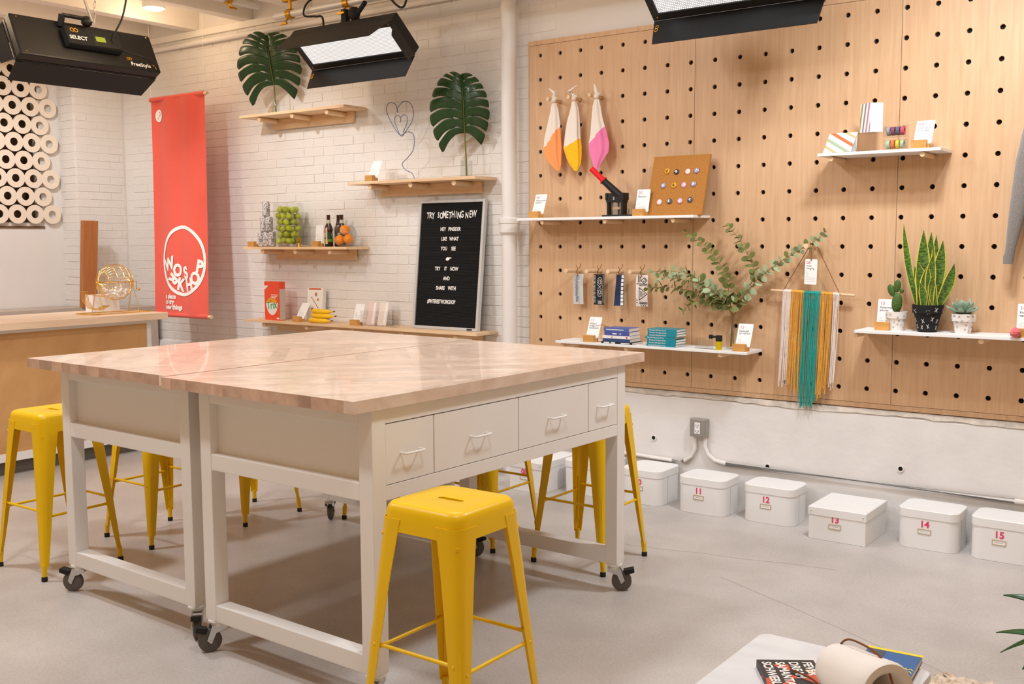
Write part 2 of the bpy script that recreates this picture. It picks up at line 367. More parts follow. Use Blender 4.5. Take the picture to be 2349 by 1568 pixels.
# bricks
BL, BH, J = .213, .068, .006
brick_me = [MB().bx(0, BL - J, -.0028, .004, 0, BH - J).mesh('brick', M_wall, bevel=.0024) for _ in range(1)]
half = MB().bx(0, BL / 2 - J, -.012, .004, 0, BH - J).mesh('brick', M_wall, bevel=.003)
spots = []
nrow = int((3.3 - .70) / BH)
for r in range(nrow):
    z = .70 + r * BH; x = -8.47 + (BL / 2 if r % 2 else 0)
    while x < -3.99:
        spots.append((x, z)); x += BL
spots.sort(key=lambda p: (p[0]) ** 2 + (p[1] - 1.5) ** 2)
rest = MB(); nb = 0
for (x, z) in spots:
    yo = random.uniform(-.0022, .0014); rz = random.uniform(-.008, .008)
    if nb < 300:
        inst('brick', brick_me[0], wall_back, (x, WY + yo, z), (random.uniform(-.01, .01), rz, random.uniform(-.006, .006))); nb += 1
    else:
        M = Matrix.Rotation(rz, 3, 'Y'); rest.obx((x + BL / 2 - J / 2, WY + yo, z + BH / 2 - J / 2), (BL - J, .0056, BH - J), M)
ro = rest.build('far_bricks', M_wall, wall_back, bevel=.0024); ro['kind'] = 'stuff'

wall_left = struct(MB().bx(-8.95, -8.75, 4.985, 5.17, 0, 3.6).bx(-8.95, -8.75, 1.0, 4.985, 0, 1.72).bx(-8.95, -8.75, 1.0, 3.2, 1.72, 3.6).bx(-8.95, -8.75, 3.2, 4.985, 3.3, 3.6).build('wall_left', M_plaster))
pier = struct(MB().bx(-8.95, -8.492, 5.168, WY + .2, 0, 3.6).build('wall_pier', M_plaster))
pb = MB()
for r in range(nrow):
    z = .70 + r * BH; y = 5.175 + (0 if r % 2 else -.1)
    while y < WY - .03:
        y0 = max(y, 5.172); y1 = min(y + BL - J, WY - .014)
        if y1 - y0 > .03:
            pr = random.uniform(.002, .005); pb.bx(-8.50, -8.492 + pr, y0, y1, z, z + BH - J)
        y += BL
    x0 = -8.74 if r % 2 else -8.69
    pb.bx(x0, -8.5, 5.168 - random.uniform(.002, .006), 5.18, z, z + BH - J)
po = pb.build('pier_bricks', M_wall, pier, bevel=.002); po['kind'] = 'stuff'
win = struct(MB().bx(-8.93, -8.90, 3.2, 4.985, 1.72, 3.3).build('window_1', M_windark))
MB().bx(-8.9, -8.86, 4.945, 4.985, 1.72, 3.3).bx(-8.9, -8.86, 3.2, 4.985, 1.72, 1.76).build('window_frame', mat('bronze_frame', C(88, 66, 44), .5), win)

ceil = struct(MB().bx(-9.6, 1.6, -.3, 6, 3.56, 3.66).build('ceiling', M_ceil))
jm = MB().bx(-.06, .06, -.3, WY, 3.3, 3.57).mesh('joist', M_ceil, bevel=.006)
for k in range(14): inst('joist', jm, ceil, (-7.43 + .68 * (k - 2), 0, 0))
t1 = struct(MB().bx(-8.49, 1.6, WY - .03, WY, 3.245, 3.30).build('trim_1', M_ceil, bevel=.008))
tag(MB().tube([(-8.45, 5.6, 3.19), (-3.0, 5.6, 3.185), (1.5, 5.6, 3.18)], .022, 12).build('conduit_pipe', M_pipe, smooth=True), 'white painted pipe running along the top of the brick wall', 'pipe')
tag(MB().tube([(-8.45, 2.5, 3.1), (-8.45, 5.12, 3.12)], .055, 18).build('ceiling_pipe', M_pipe, smooth=True), 'thick white pipe above the ring screen near the ceiling', 'pipe')
dp = thing('drain_pipe', 'tall white painted vertical pipe between the brick wall and the pegboard', 'pipe', (-4.075, 5.527, 0))
MB().cyl((0, 0, .0), (0, 0, 3.56), .05, n=24).build('shaft', M_pipe, dp, smooth=True)
MB().lathe([(.05, 1.58), (.066, 1.60), (.066, 1.655), (.072, 1.66), (.072, 1.685), (.05, 1.70)], 24, caps=False).build('coupling', M_pipe, dp, smooth=True)
cl = thing('ceiling_lamp', 'small lit round downlight between the ceiling joists', 'lamp', (-7.09, 5.02, 3.33))
MB().lathe([(.07, 0), (.085, .005), (.085, .09), (.06, .1)], 20).build('housing', M_white, cl, smooth=True)
MB().lathe([(.0005, 0), (.068, 0)], 20, (0, 0, -.003), False).build('diffuser', emis('lamp_glow', (1, .95, .88, 1), 9), cl)

# ring screen
rs = thing('ring_screen', 'cream cut-out screen of touching rings in front of the dark window', 'screen', (-8.71, 4.20, 1.70))
ann = []; 
def annulus(ro, ri, th, n=28):
    return MB().loft([[(th / 2 * s1, r * math.cos(2 * PI * i / n), r * math.sin(2 * PI * i / n)) for i in range(n)] for s1, r in ((-1, ri), (-1, ro), (1, ro), (1, ri))], False, True)
ring_me = annulus(.0812, .034, .008).mesh('ring', M_ringcard)
for r in range(10):
    for c in range(7):
        y = .855 - c * .157 + (0 if r % 2 == 0 else -.0785)
        inst('ring', ring_me, rs, ((c % 2) * .0006 + (r % 2) * .0003, y, .09 + r * .1525))
MB().bx(-.05, -.03, -.3, .80, -.03, -.01).build('bottom_rail', mat('brown_rail', C(110, 86, 62), .6), rs)

# ------------------------------------------------------------------ pegboard
S_ = .1524; HX = lambda i: -3.8935 + S_ * i; HZ = lambda j: 1.5059 + S_ * j; PY = 5.623
pgb = thing('pegboard', 'huge maple plywood pegboard with rows of round holes covering the wall', 'pegboard', (-3.985, PY, .64))
def panel(x0, x1, cols, rows, z0, z1):
    mb = MB(); hr = .0133
    xb = [x0] + [(HX(a) + HX(b)) / 2 for a, b in zip(cols, cols[1:])] + [x1]; zb = [z0] + [(HZ(a) + HZ(b)) / 2 for a, b in zip(rows, rows[1:])] + [z1]
    for ci, c in enumerate(cols):
        for ri, r in enumerate(rows):
            a, b, e, d = xb[ci], xb[ci + 1], zb[ri], zb[ri + 1]; cor = [(a, e), (b, e), (b, d), (a, d)]; out = []; inn = []
            for k in range(16):
                s0, s1 = cor[k // 4], cor[(k // 4 + 1) % 4]; t = (k % 4) / 4
                out.append((s0[0] + (s1[0] - s0[0]) * t, 0, s0[1] + (s1[1] - s0[1]) * t)); an = math.radians(-135 + 22.5 * k)
                inn.append((HX(c) + hr * math.cos(an), 0, HZ(r) + hr * math.sin(an)))
            o = len(mb.v); mb.v += out + inn + [(p[0], .018, p[2]) for p in inn]
            for k in range(16):
                k2 = (k + 1) % 16; mb.f.append((o + k, o + k2, o + 16 + k2, o + 16 + k)); mb.f.append((o + 16 + k, o + 16 + k2, o + 32 + k2, o + 32 + k))
    mb.add([(x0, 0, z0), (x0, .018, z0), (x0, .018, z1), (x0, 0, z1)], [(0, 1, 2, 3)]); mb.add([(x0, 0, z1), (x0, .018, z1), (x1, .018, z1), (x1, 0, z1)], [(0, 1, 2, 3)])
    mb.v = [(v[0] + 3.985, v[1], v[2] - .64) for v in mb.v]
    return mb.build('panel', M_peg, pgb)
rows = list(range(-5, 9))
panel(-3.985, -2.801, list(range(0, 8)), rows, .668, 2.79)
panel(-2.799, -1.631, list(range(8, 15)), rows, .668, 2.79)
panel(-1.629, -.41, list(range(15, 23)), rows, .668, 2.79)
panel(-.408, .8, list(range(23, 31)), rows, .668, 2.79)
MB().bx(0, 4.78, 0.001, .02, 0, .026).build('bottom_strip', M_peg, pgb); MB().bx(0, 4.78, -.002, .024, 2.152, 2.18).build('top_strip', M_peg, pgb)
MB().bx(.01, 4.77, .0195, .024, .03, 2.15).build('hole_shade_sheet', M_dark, pgb)  # black sheet added to give the holes their shade

def dowel(i, j, L, label, group, r=.0125, z=None, x=None):
    x = HX(i) if x is None else x; z = HZ(j) if z is None else z
    return tag(MB().cyl((0, .012, 0), (0, -L, .004), r, n=16).build('wooden_peg', M_dowel, None, (x, PY, z), smooth=True), label, 'peg', group)

def white_shelf(x0, x1, j, cols, label):
    zt = HZ(j) + .0127
    t = thing('display_shelf', label, 'shelf', ((x0 + x1) / 2, PY, zt), 0, 'white shelves on the pegboard')
    w2 = (x1 - x0) / 2
    MB().bx(-w2, w2, -.22, -.002, 0, .0155).build('board', M_shelfwhite, t, bevel=.002)
    for c in cols: MB().cyl((HX(c) - (x0 + x1) / 2, .012, -.0132), (HX(c) - (x0 + x1) / 2, -.205, -.0132), .0125, n=16).build('support_peg', M_dowel, t, smooth=True)
    return zt + .0155
Z_UR = white_shelf(-1.98, -1.365, 3, (13, 16), 'short white shelf holding the striped gift cards')
Z_ML = white_shelf(-3.925, -2.69, 1, (1, 4, 7), 'long white shelf holding the button press and cork board')
Z_LO = white_shelf(-3.63, -2.354, -4, (2, 5, 9), 'white shelf holding book stacks and the eucalyptus vase')
Z_PL = white_shelf(-1.763, -.45, -3, (14, 18, 22), 'white shelf holding three patterned plant pots')

def pine_shelf(x0, x1, zt, pegs, label):
    t = thing('pine_shelf', label, 'shelf', ((x0 + x1) / 2, WY, zt), 0, 'pine shelves on the brick wall'); h = (x1 - x0) / 2
    MB().bx(-h, h, -.246, -.012, -.02, 0).build('board', M_pine, t, bevel=.0015)
    MB().bx(-h + .14, h - .12, -.034, -.012, -.10, -.021).build('back_rail', M_pine, t, bevel=.0015)
    for k in range(pegs):
        x = -h + .2 + (2 * h - .40) * k / (pegs - 1)
        MB().cyl((x, -.03, -.041), (x, -.222, -.037), .018, n=18).build('support_peg', M_dowel, t, smooth=True)
    return zt
Z1 = pine_shelf(-6.59, -5.45, 2.52, 3, 'topmost pine shelf under the left monstera leaf')
Z2 = pine_shelf(-5.43, -4.26, 1.968, 3, 'pine shelf above the black letter board')
Z3 = pine_shelf(-6.59, -5.45, 1.507, 3, 'pine shelf holding cans, limes, bottles and oranges')
Z4 = pine_shelf(-6.6, -4.26, .937, 5, 'longest pine shelf, low, holding the letter board and bananas')

# ------------------------------------------------------------------ worktables
def clip(poly, inside, inter):
    out = []
    for i in range(len(poly)):
        a, b = poly[i], poly[(i + 1) % len(poly)]
        if inside(a): out.append(a)
        if inside(a) != inside(b): out.append(inter(a, b))
    return out
def clip_rect(poly, x0, x1, y0, y1):
    def cx(k, v, s):
        return (lambda p: (p[k] - v) * s >= 0), (lambda a, b: tuple(a[m] + (b[m] - a[m]) * (v - a[k]) / (b[k] - a[k]) for m in (0, 1)))
    for k, v, s in ((0, x0, 1), (0, x1, -1), (1, y0, 1), (1, y1, -1)):
        if len(poly) < 3: return []
        poly = clip(poly, *cx(k, v, s))
    return poly
TZ = 1.05
def caster(parent, x, y, ang):
    c = bpy.data.objects.new('caster', None); COL.objects.link(c); c.parent = parent; c.location = (x, y, 0); c.rotation_euler = (0, 0, ang)
    MB().lathe([(.036, .125), (.036, .118), (.024, .110), (.024, .100)], 20).build('swivel_plate', M_whitegloss, c, smooth=True)
    f = MB()
    for sy in (-1, 1): f.prism([(-.03, .104), (.026, .104), (.046, .050), (.030, .036), (.012, .075), (-.03, .09)], lambda a, b, h, sy=sy: (a, sy * .020 + h, b), -.0015, .0015)
    f.bx(-.03, .026, -.021, .021, .100, .106); f.build('fork', M_chrome, c)
    MB().loft([[(.032 + r * math.cos(2 * PI * i / 24), yy, .045 + r * math.sin(2 * PI * i / 24)) for i in range(24)] for yy, r in ((-.014, .012), (-.014, .036), (-.010, .044), (.010, .044), (.014, .036), (.014, .012))]).build('wheel', M_grey, c, smooth=True)
    MB().cyl((.032, -.024, .045), (.032, .024, .045), .006, n=10).build('axle', M_chrome, c)
    MB().prism([(.04, .095), (.085, .105), (.088, .088), (.05, .075)], lambda a, b, h: (a, h, b), -.019, .019).build('brake_pedal', M_rubber, c)
def worktable(name, label, org, yaw, W_, D_, fx0, fx1, fy0, fy1, drawers_right, drawers_left, cast):
    t = thing(name, label, 'table', (org[0], org[1], 0), yaw, 'rolling worktables')
    top = bpy.data.objects.new('worktop', None); COL.objects.link(top); top.parent = t
    ca, sa = math.cos(yaw), math.sin(yaw); pieces = []; q = 1 / math.sqrt(2)
    def tolocal(u, v):
        wx, wy = (u - v) * q - org[0], (u + v) * q - org[1]; return (wx * ca + wy * sa, -wx * sa + wy * ca)
    rnd = random.Random(11)
    v = 2.6
    edge = .045
    while v < 7.0:
        if 4.40 <= v < 4.95:
            v2 = 4.95; u = -3.2
            while u < 3.4:
                u2 = u + rnd.choice((.045, .055, .07, .09)); pieces.append([(u, v), (u2, v), (u2, v2), (u, v2)]); u = u2
        else:
            v2 = v + rnd.choice((.045, .055, .065))
            if v < 4.40 < v2: v2 = 4.40
            u = -3.2 - rnd.random()
            while u < 3.4:
                u2 = u + rnd.uniform(.8, 1.8); pieces.append([(u, v), (u2, v), (u2, v2), (u, v2)]); u = u2
        v = v2
    for p in pieces:
        pl = clip_rect([tolocal(*k) for k in p], .0, W_ - edge, .0, D_)
        if len(pl) < 3: continue
        ar = abs(sum(a[0] * b[1] - b[0] * a[1] for a, b in zip(pl, pl[1:] + pl[:1]))) / 2
        if ar < 4e-5: continue
        cx = sum(a[0] for a in pl) / len(pl); cy = sum(a[1] for a in pl) / len(pl)
        o_ = MB().prism([(a[0] - cx, a[1] - cy) for a in pl], XY, -.04, 0).build('strip', M_strip, top, (cx, cy, TZ)); o_.data.materials.append(M_end_shaded)
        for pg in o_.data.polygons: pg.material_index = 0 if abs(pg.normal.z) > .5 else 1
    y = 0
    while y < D_ - .01:
        y2 = D_ if y < 1 else D_; y2 = min(D_, y + 1.62)
        if D_ - y2 < .05: y2 = D_ - .11 if y < .1 else D_
        MB().bx(-edge / 2, edge / 2, -(y2 - y) / 2, (y2 - y) / 2, -.04, 0).build('strip', M_strip, top, (W_ - edge / 2, (y + y2) / 2, TZ)); y = y2
    L_ = .062; ZB = .125
    legs = [(fx0, fy0), (fx1 - L_, fy0), (fx0, fy1 - L_), (fx1 - L_, fy1 - L_)]
    for (x, yy) in legs: MB().bx(0, L_, 0, L_, ZB, TZ - .0405).build('leg', M_tablewhite, t, (x, yy, 0), bevel=.003)
    for yy in (fy0 + .001, fy1 - L_ + .001):
        MB().bx(fx0 + L_, fx1 - L_, yy, yy + .06, ZB, ZB + .065).build('bottom_rail', M_tablewhite, t, bevel=.003)
        MB().bx(fx0 + L_, fx1 - L_, yy, yy + .06, .705, .765).build('apron_rail', M_tablewhite, t, bevel=.003)
        MB().bx(fx0 + L_, fx1 - L_, yy, yy + .06, .955, TZ - .0405).build('apron_rail', M_tablewhite, t, bevel=.003)
        MB().bx(fx0 + L_, fx1 - L_, yy + .035, yy + .045, .765, .955).build('end_panel', M_tablewhite, t)
    for xx, dr, sgn in ((fx1, drawers_right, 1), (fx0, drawers_left, -1)):
        x0, x1 = (xx - .06, xx - .001) if sgn > 0 else (xx + .001, xx + .06)
        MB().bx(x0, x1, fy0 + L_, fy1 - L_, .703, .752).build('side_rail', M_tablewhite, t, bevel=.002)
        MB().bx(x0, x1, fy0 + L_, fy1 - L_, .957, TZ - .0405).build('side_rail', M_tablewhite, t, bevel=.002)
        xi = xx - .045 if sgn > 0 else xx + .045
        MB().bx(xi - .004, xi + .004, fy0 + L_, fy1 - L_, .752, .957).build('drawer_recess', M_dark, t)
        for a, b in dr:
            c = (a + b) / 2; hy = (b - a) / 2 - .003
            d = MB().bx(-.011, .011, -hy, hy, .7548, .9540).build('drawer', M_tablewhite, t, (xx - sgn * .0125, c, 0))
            MB().tube([(sgn * .008, -.045, .85), (sgn * .034, -.045, .85), (sgn * .038, -.038, .85), (sgn * .038, .038, .85), (sgn * .034, .045, .85), (sgn * .008, .045, .85)], .0045, 8).build('handle', M_whitegloss, d, smooth=True)
    for (x, yy), a in zip(legs, cast): caster(t, x + L_ / 2, yy + L_ / 2, a)
    return t
yr = -.022
# right table: local origin = near-left corner of its top
worktable('worktable', 'white rolling worktable with drawers facing right and chevron wood top', (-3.302, 2.312), yr, 1.012, 1.77, .09, .993, .095, 1.64,
          [(.155, .392), (.392, .872), (.872, 1.352), (1.352, 1.578)], [(.155, .392), (.392, .872), (.872, 1.352), (1.352, 1.578)], (-2.0, -1.2, .6, .55))
worktable('worktable', 'left white rolling worktable with chevron wood top, nearest the plywood counter', (-4.339, 2.372), -.028, 1.02, 1.77, .072, 1.0, .108, 1.65,
          [(.168, .405), (.405, .885), (.885, 1.365), (1.365, 1.588)], [(.168, .405), (.405, .885), (.885, 1.365), (1.365, 1.588)], (-2.6, -.7, 2.2, .4))

# ------------------------------------------------------------------ stools
def stool():
    t = thing('bar_stool', 'x', 'stool', (0, 0, 0), 0, 'yellow metal bar stools')
    def rr(h, z, r): return [(x, y, z) for x, y in rrect(2 * h, 2 * h, r, 8)]
    def slot(a, b, z):
        P = []
        for (sx, sy, a0) in ((1, 1, 0), (-1, 1, 90), (-1, -1, 180), (1, -1, 270)):
            for k in range(8):
                an = math.radians(a0 + 90 * k / 7); P.append((sx * (a - b) + b * math.cos(an), b * math.sin(an) if True else 0, z))
        return P
    seat = MB().loft([slot(.048, .0105, .742), slot(.048, .0105, .7535), slot(.052, .014, .755), rr(.09, .7565, .04), rr(.132, .757, .045), rr(.143, .754, .048), rr(.150, .745, .05), rr(.1535, .733, .05), rr(.1555, .700, .05), rr(.1515, .700, .047), rr(.148, .735, .045), rr(.14, .745, .04)], False)
    seat.build('seat', M_yellow, t, smooth=True, angle=40)
    sk = MB()
    H = .159
    for k in range(4):
        a = k * PI / 2; R = Matrix.Rotation(a, 3, 'Z'); P = []
        pts = [(-.108, .712), (.108, .712), (.108, .668), (.085, .674), (-.085, .674), (-.108, .668)]
        n = len(pts); o = len(sk.v)
        for off in (0, -.003): sk.v += [tuple(R @ Vector((x, -(H - .004 + (.712 - z) * .09) - off, z))) for x, z in pts]
        sk.f += [tuple(o + i for i in range(n)), tuple(o + n + i for i in range(n))[::-1]] + [(o + i, o + (i + 1) % n, o + n + (i + 1) % n, o + n + i) for i in range(n)]
    sk.build('skirt', M_yellow, t)
    # leg profile in the +x+y corner
    def prof(h, wd, r, th, z):
        P = []; outer = [(h - wd, h)] + [(h - r + r * math.cos(math.radians(a)), h - r + r * math.sin(math.radians(a))) for a in range(90, -1, -15)] + [(h, h - wd)]
        inner = [(h - th, h - wd)] + [(h - r + (r - th) * math.cos(math.radians(a)), h - r + (r - th) * math.sin(math.radians(a))) for a in range(0, 91, 15)] + [(h - wd, h - th)]
        return [(x, y, z) for x, y in outer + inner]
    lm = MB().loft([prof(.1575, .088, .045, .003, .712), prof(.160, .080, .042, .003, .66), prof(.168, .068, .034, .003, .55), prof(.183, .051, .026, .003, .34), prof(.197, .034, .017, .003, .14), prof(.203, .027, .013, .003, .065)])
    legm = lm.mesh('leg', M_yellow, smooth=True, angle=50)
    footm = MB().loft([[(x + c, y + c, z) for x, y in rrect(s_, s_, .007, 4)] for c, s_, z in ((.1915, .022, .075), (.193, .022, .055), (.195, .019, .018))]).mesh('foot_tube', M_yellow, smooth=True, angle=50)
    rubm = MB().lathe([(.0135, 0), (.0135, .018), (.011, .022)], 12, (.1955, .1955, 0)).mesh('rubber_foot', M_rubber, smooth=True)
    ribm = MB().tube([(.1705, .1705, .36), (.1895, .1895, .13)], .0062, 8).mesh('leg_rib', M_yellow, smooth=True)
    for k in range(4):
        l = inst('leg', legm, t, (0, 0, 0), (0, 0, k * PI / 2)); inst('foot_tube', footm, l); inst('rubber_foot', rubm, l); inst('leg_rib', ribm, l)
    for k, z in ((0, .315), (1, .290), (2, .315), (3, .290)):
        R = Matrix.Rotation(k * PI / 2, 3, 'Z'); h = .1845 + (.34 - z) * .07
        pts = [(-h + .026, -h + .007), (-h + .05, -h + .012), (-.08, -h + .012), (.08, -h + .012), (h - .05, -h + .012), (h - .026, -h + .007)]
        MB().tube([R @ Vector((x, y, z)) for x, y in pts], [.0088, .0065, .0062, .0062, .0065, .0088], 10).build('footrest', M_yellow, t, smooth=True)
    for k in range(2):
        s_ = 1 if k else -1
        MB().tube([(-.15, -.15 * s_, .655 + .004 * k), (.15, .15 * s_, .655 + .004 * k)], .006, 8).build('cross_brace', M_yellow, t, smooth=True)
    return t
st0 = stool()
ST = [(-2.02, 2.43, 0, 'nearest yellow metal bar stool, in front of the white drawers'),
      (-4.685, 2.682, 0, 'yellow metal bar stool at far left, whose seat shows beside the worktable'),
      (-4.72, 3.272, 0, 'yellow metal bar stool seen through the frame of the left worktable'),
      (-4.67, 3.826, 0, 'yellow metal bar stool farthest back on the counter side'),
      (-2.64, 4.228, 0, 'yellow metal bar stool behind the right rear leg of the worktable'),
      (-3.28, 4.228, 0, 'yellow metal bar stool half hidden behind the near stool, by the storage boxes'),
      (-3.95, 4.25, 0, 'yellow metal bar stool behind the far corner of the left worktable')]
for i, (x, y, r, lb) in enumerate(ST):
    if i == 0: st0.location = (x, y, 0); st0['label'] = lb
    else: dup(st0, (x, y, 0), r, lb)

# ------------------------------------------------------------------ counter
ct = thing('plywood_counter', 'counter with pale wood top and diagonal plywood front panel', 'counter', (-7.0, 3.6, 0))
MB().bx(-.36, .35, -1.9, 1.135, .978, 1.027).build('countertop', M_top, ct, bevel=.002)
MB().bx(-.30, .225, -1.9, 1.052, .10, .977).build('body', M_white, ct)
MB().bx(.226, .25, -1.9, 1.055, .95, .976).build('top_rail', M_white, ct); MB().bx(.226, .25, 1.02, 1.055, .15, .95).build('end_stile', M_white, ct)
MB().bx(.226, .25, -1.9, 1.055, .095, .15).build('bottom_rail', M_white, ct); MB().bx(.226, .240, -1.9, 1.02, .15, .95).build('front_panel', M_plyd, ct)
MB().bx(-.28, .19, -1.9, 1.02, 0, .0995).build('toe_kick', mat('toe_kick', C(104, 96, 88), .7), ct)
bc = tag(MB().bx(-8.74, -8.36, 2.2, 5.15, 0, .985).build('back_cabinet', M_cabinet_shaded), 'low shade-toned cabinet along the left wall behind the counter', 'cabinet')
tag(MB().bx(-8.355, -8.0, 5.2, 5.59, 0, .985).build('back_cabinet', M_cabinet_shaded), 'narrow shade-toned cabinet end under the brick pier', 'cabinet')
tag(MB().obx((-8.33, 5.15, 1.36), (.05, .135, .75), Matrix.Rotation(.1, 3, 'Y') @ Matrix.Rotation(.0, 3, 'X')).build('wooden_plank', M_plank, bevel=.002), 'upright orange-brown wooden plank leaning on the white pier', 'plank')
# wire cage
bg = thing('wire_cage', 'round gold wire tumbler cage on a stand on the counter', 'tumbler', (-6.92, 4.48, 1.027))
cg = MB(); cz = .228; R_ = .132
for k in range(15):
    a = PI * k / 15
    cg.tube([(R_ * math.sin(2 * PI * i / 32) * math.cos(a), R_ * math.sin(2 * PI * i / 32) * math.sin(a) if False else R_ * math.cos(2 * PI * i / 32), cz + R_ * math.sin(2 * PI * i / 32) * math.sin(a)) for i in range(32)], .0011, 4, True)
for yy in (-.1, -.05, 0, .05, .1):
    rr_ = math.sqrt(R_ * R_ - yy * yy); cg.tube([(rr_ * math.cos(2 * PI * i / 28), yy, cz + rr_ * math.sin(2 * PI * i / 28)) for i in range(28)], .0016, 4, True)
cg.build('cage', M_gold, bg, smooth=True)
MB().tube([(0, -.15, cz), (0, .15, cz)], .003, 8).build('axle', M_gold, bg, smooth=True)
for s_ in (-1, 1):
    MB().tube([(-.07, s_ * .15, .006), (0, s_ * .145, cz), (.07, s_ * .15, .006)], .003, 6).ball((0, s_ * .146, cz), .009).build('stand_leg', M_gold, bg, smooth=True)
bf = MB()
for pts in (((-.1, -.26, .004), (.1, -.26, .004), (.1, .24, .004), (-.1, .24, .004)),): bf.tube(pts, .004, 6, True)
bf.build('base_frame', M_gold, bg, smooth=True)
ch = MB()
for k in range(6):
    x = -.04 + .016 * k; ch.tube([(x, -.07, .06), (x, -.14, .03), (x, -.2, .045), (x, -.24, .10), (x, -.25, .17)], .0022, 6)
ch.tube([(-.05, -.25, .17), (.05, -.25, .17)], .003, 6); ch.tube([(-.045, -.07, .12), (-.045, -.23, .15)], .0022, 6); ch.tube([(.045, -.07, .12), (.045, -.23, .15)], .0022, 6)
ch.build('ball_chute', M_gold, bg, smooth=True)
MB().tube([(0, .15, cz), (0, .18, cz), (.0, .18, cz - .06)], .003, 6).ball((0, .20, cz - .06), .01).build('crank', M_gold, bg, smooth=True)
bb = MB(); rn = random.Random(3)
for k in range(60):
    x, y = rn.uniform(-.09, .09), rn.uniform(-.085, .085)
    if x * x + y * y < .0085: bb.ball((x, y, .228 - math.sqrt(max(0, .0148 - x * x - y * y)) + rn.choice((0.006, .022, .036))), .011, n=8, m=6)
bo = bb.build('tumbler_balls', M_whitegloss, None, (-6.92, 4.48, 1.027), smooth=True); tag(bo, 'pile of small white balls inside the gold wire cage', 'balls'); bo['kind'] = 'stuff'
tag(MB().bx(-.05, .05, -.11, .11, 0, .13).build('white_block', M_white, None, (-7.12, 4.5, 1.0275), bevel=.003), 'plain white block standing behind the gold wire cage', 'block')

# ------------------------------------------------------------------ banner
bn = thing('banner', 'tall red fabric banner with a white circle, hanging by the brick wall', 'banner', (-7.25, 5.32, 0))
BW, BT, BB = .69, 2.715, .955
def ban(x, z):   # x 0..BW, z -> point
    t = max(0., (BT - z) / (BT - BB)); wob = .010 * math.sin(x * 9 + 1.2) * (1 - .5 * t) + .008 * math.sin(x * 21)
    return Vector((-.36 + x + .10 * t * t, -.10 * t * t + wob, z))
fb = MB(); nx, nz = 28, 40
for j in range(nz + 1):
    for i in range(nx + 1): fb.v.append(tuple(ban(BW * i / nx, BB + (BT - BB) * j / nz)))
for j in range(nz):
    for i in range(nx): a = j * (nx + 1) + i; fb.f.append((a, a + 1, a + nx + 2, a + nx + 1))
fb.build('fabric', M_red, bn, smooth=True)
for nm, z in (('top_rod', BT), ('bottom_rod', BB)):
    a, b = ban(0, z), ban(BW, z); d = (b - a).normalized(); o_ = MB().cyl(a - d * .02, b + d * .035, .014, n=14).build(nm, M_dowel, bn, smooth=True)
    MB().cyl(a, b, .019, n=14).build('rod_sleeve', M_red, o_, smooth=True)
pr = MB()
def bp(x, z, e=.004): p = ban(x, z); return (p.x, p.y - e, p.z)
def bring(cx, cz, rx, rz, wd, n=64):
    ro = [bp(cx + rx * math.cos(2 * PI * i / n), cz + rz * math.sin(2 * PI * i / n)) for i in range(n)]; ri = [bp(cx + (rx - wd) * math.cos(2 * PI * i / n), cz + (rz - wd) * math.sin(2 * PI * i / n)) for i in range(n)]
    pr.add(ro + ri, [(i, (i + 1) % n, n + (i + 1) % n, n + i) for i in range(n)])
BCX, BCZ = .395, 1.395
bring(BCX, BCZ, .275, .285, .028); pr.build('printed_circle', M_whiteprint, bn)
def disc(mb, cx, cz, r, e, n=28): mb.add([bp(cx + r * math.cos(2 * PI * i / n), cz + r * math.sin(2 * PI * i / n), e) for i in range(n)], [tuple(range(n))])
pr = MB(); disc(pr, .10, 2.58, .052, .004); pr.build('logo_disc', M_whiteprint, bn)
def btext(mb, s_, size, cx, cz, ang=0, align='CENTER', bold=.004, e=.005, wide=1., dy=0.):
    ca, sa = math.cos(ang), math.sin(ang)
    text(mb, s_, size, (0, 0, 0), align=align, bold=bold, wide=wide, fn=lambda x, y: bp(cx + x * ca - (y + dy) * sa, cz + x * sa + (y + dy) * ca, e))
for ch_, x, z, a in (('W', -.178, -.025, .26), ('O', -.072, -.074, 0), ('R', -.123, -.153, -2.25), ('K', -.034, -.188, -.22), ('S', .034, -.094, .3), ('H', .082, -.186, .16), ('O', .157, -.135, 0), ('P', .207, -.041, -.22)):
    m_ = MB(); btext(m_, ch_, .135, BCX + x, BCZ + z, a, bold=.007, dy=-.048, wide=.92); m_.build('letter', M_whiteprint, bn)
for k, s_ in enumerate(('a place', 'to try', 'new things')):
    m_ = MB(); btext(m_, s_, .054, .162, 1.088 - .043 * k, 0, 'LEFT', .0022, wide=.9); m_.build('tagline', M_whiteprint, bn)
pl = MB(); btext(pl, 'P', .095, .10, 2.547, -.1, bold=-.001, e=.0055); pl.build('logo_letter', M_red, bn)
hs = MB(); a, b = ban(0, BT), ban(BW, BT)
for p in (a, b): hs.tube([p + Vector((0, 0, .01)), p + Vector((.0, .0, .847))], .0015, 5)
hs.build('hanging_string', M_white, bn)

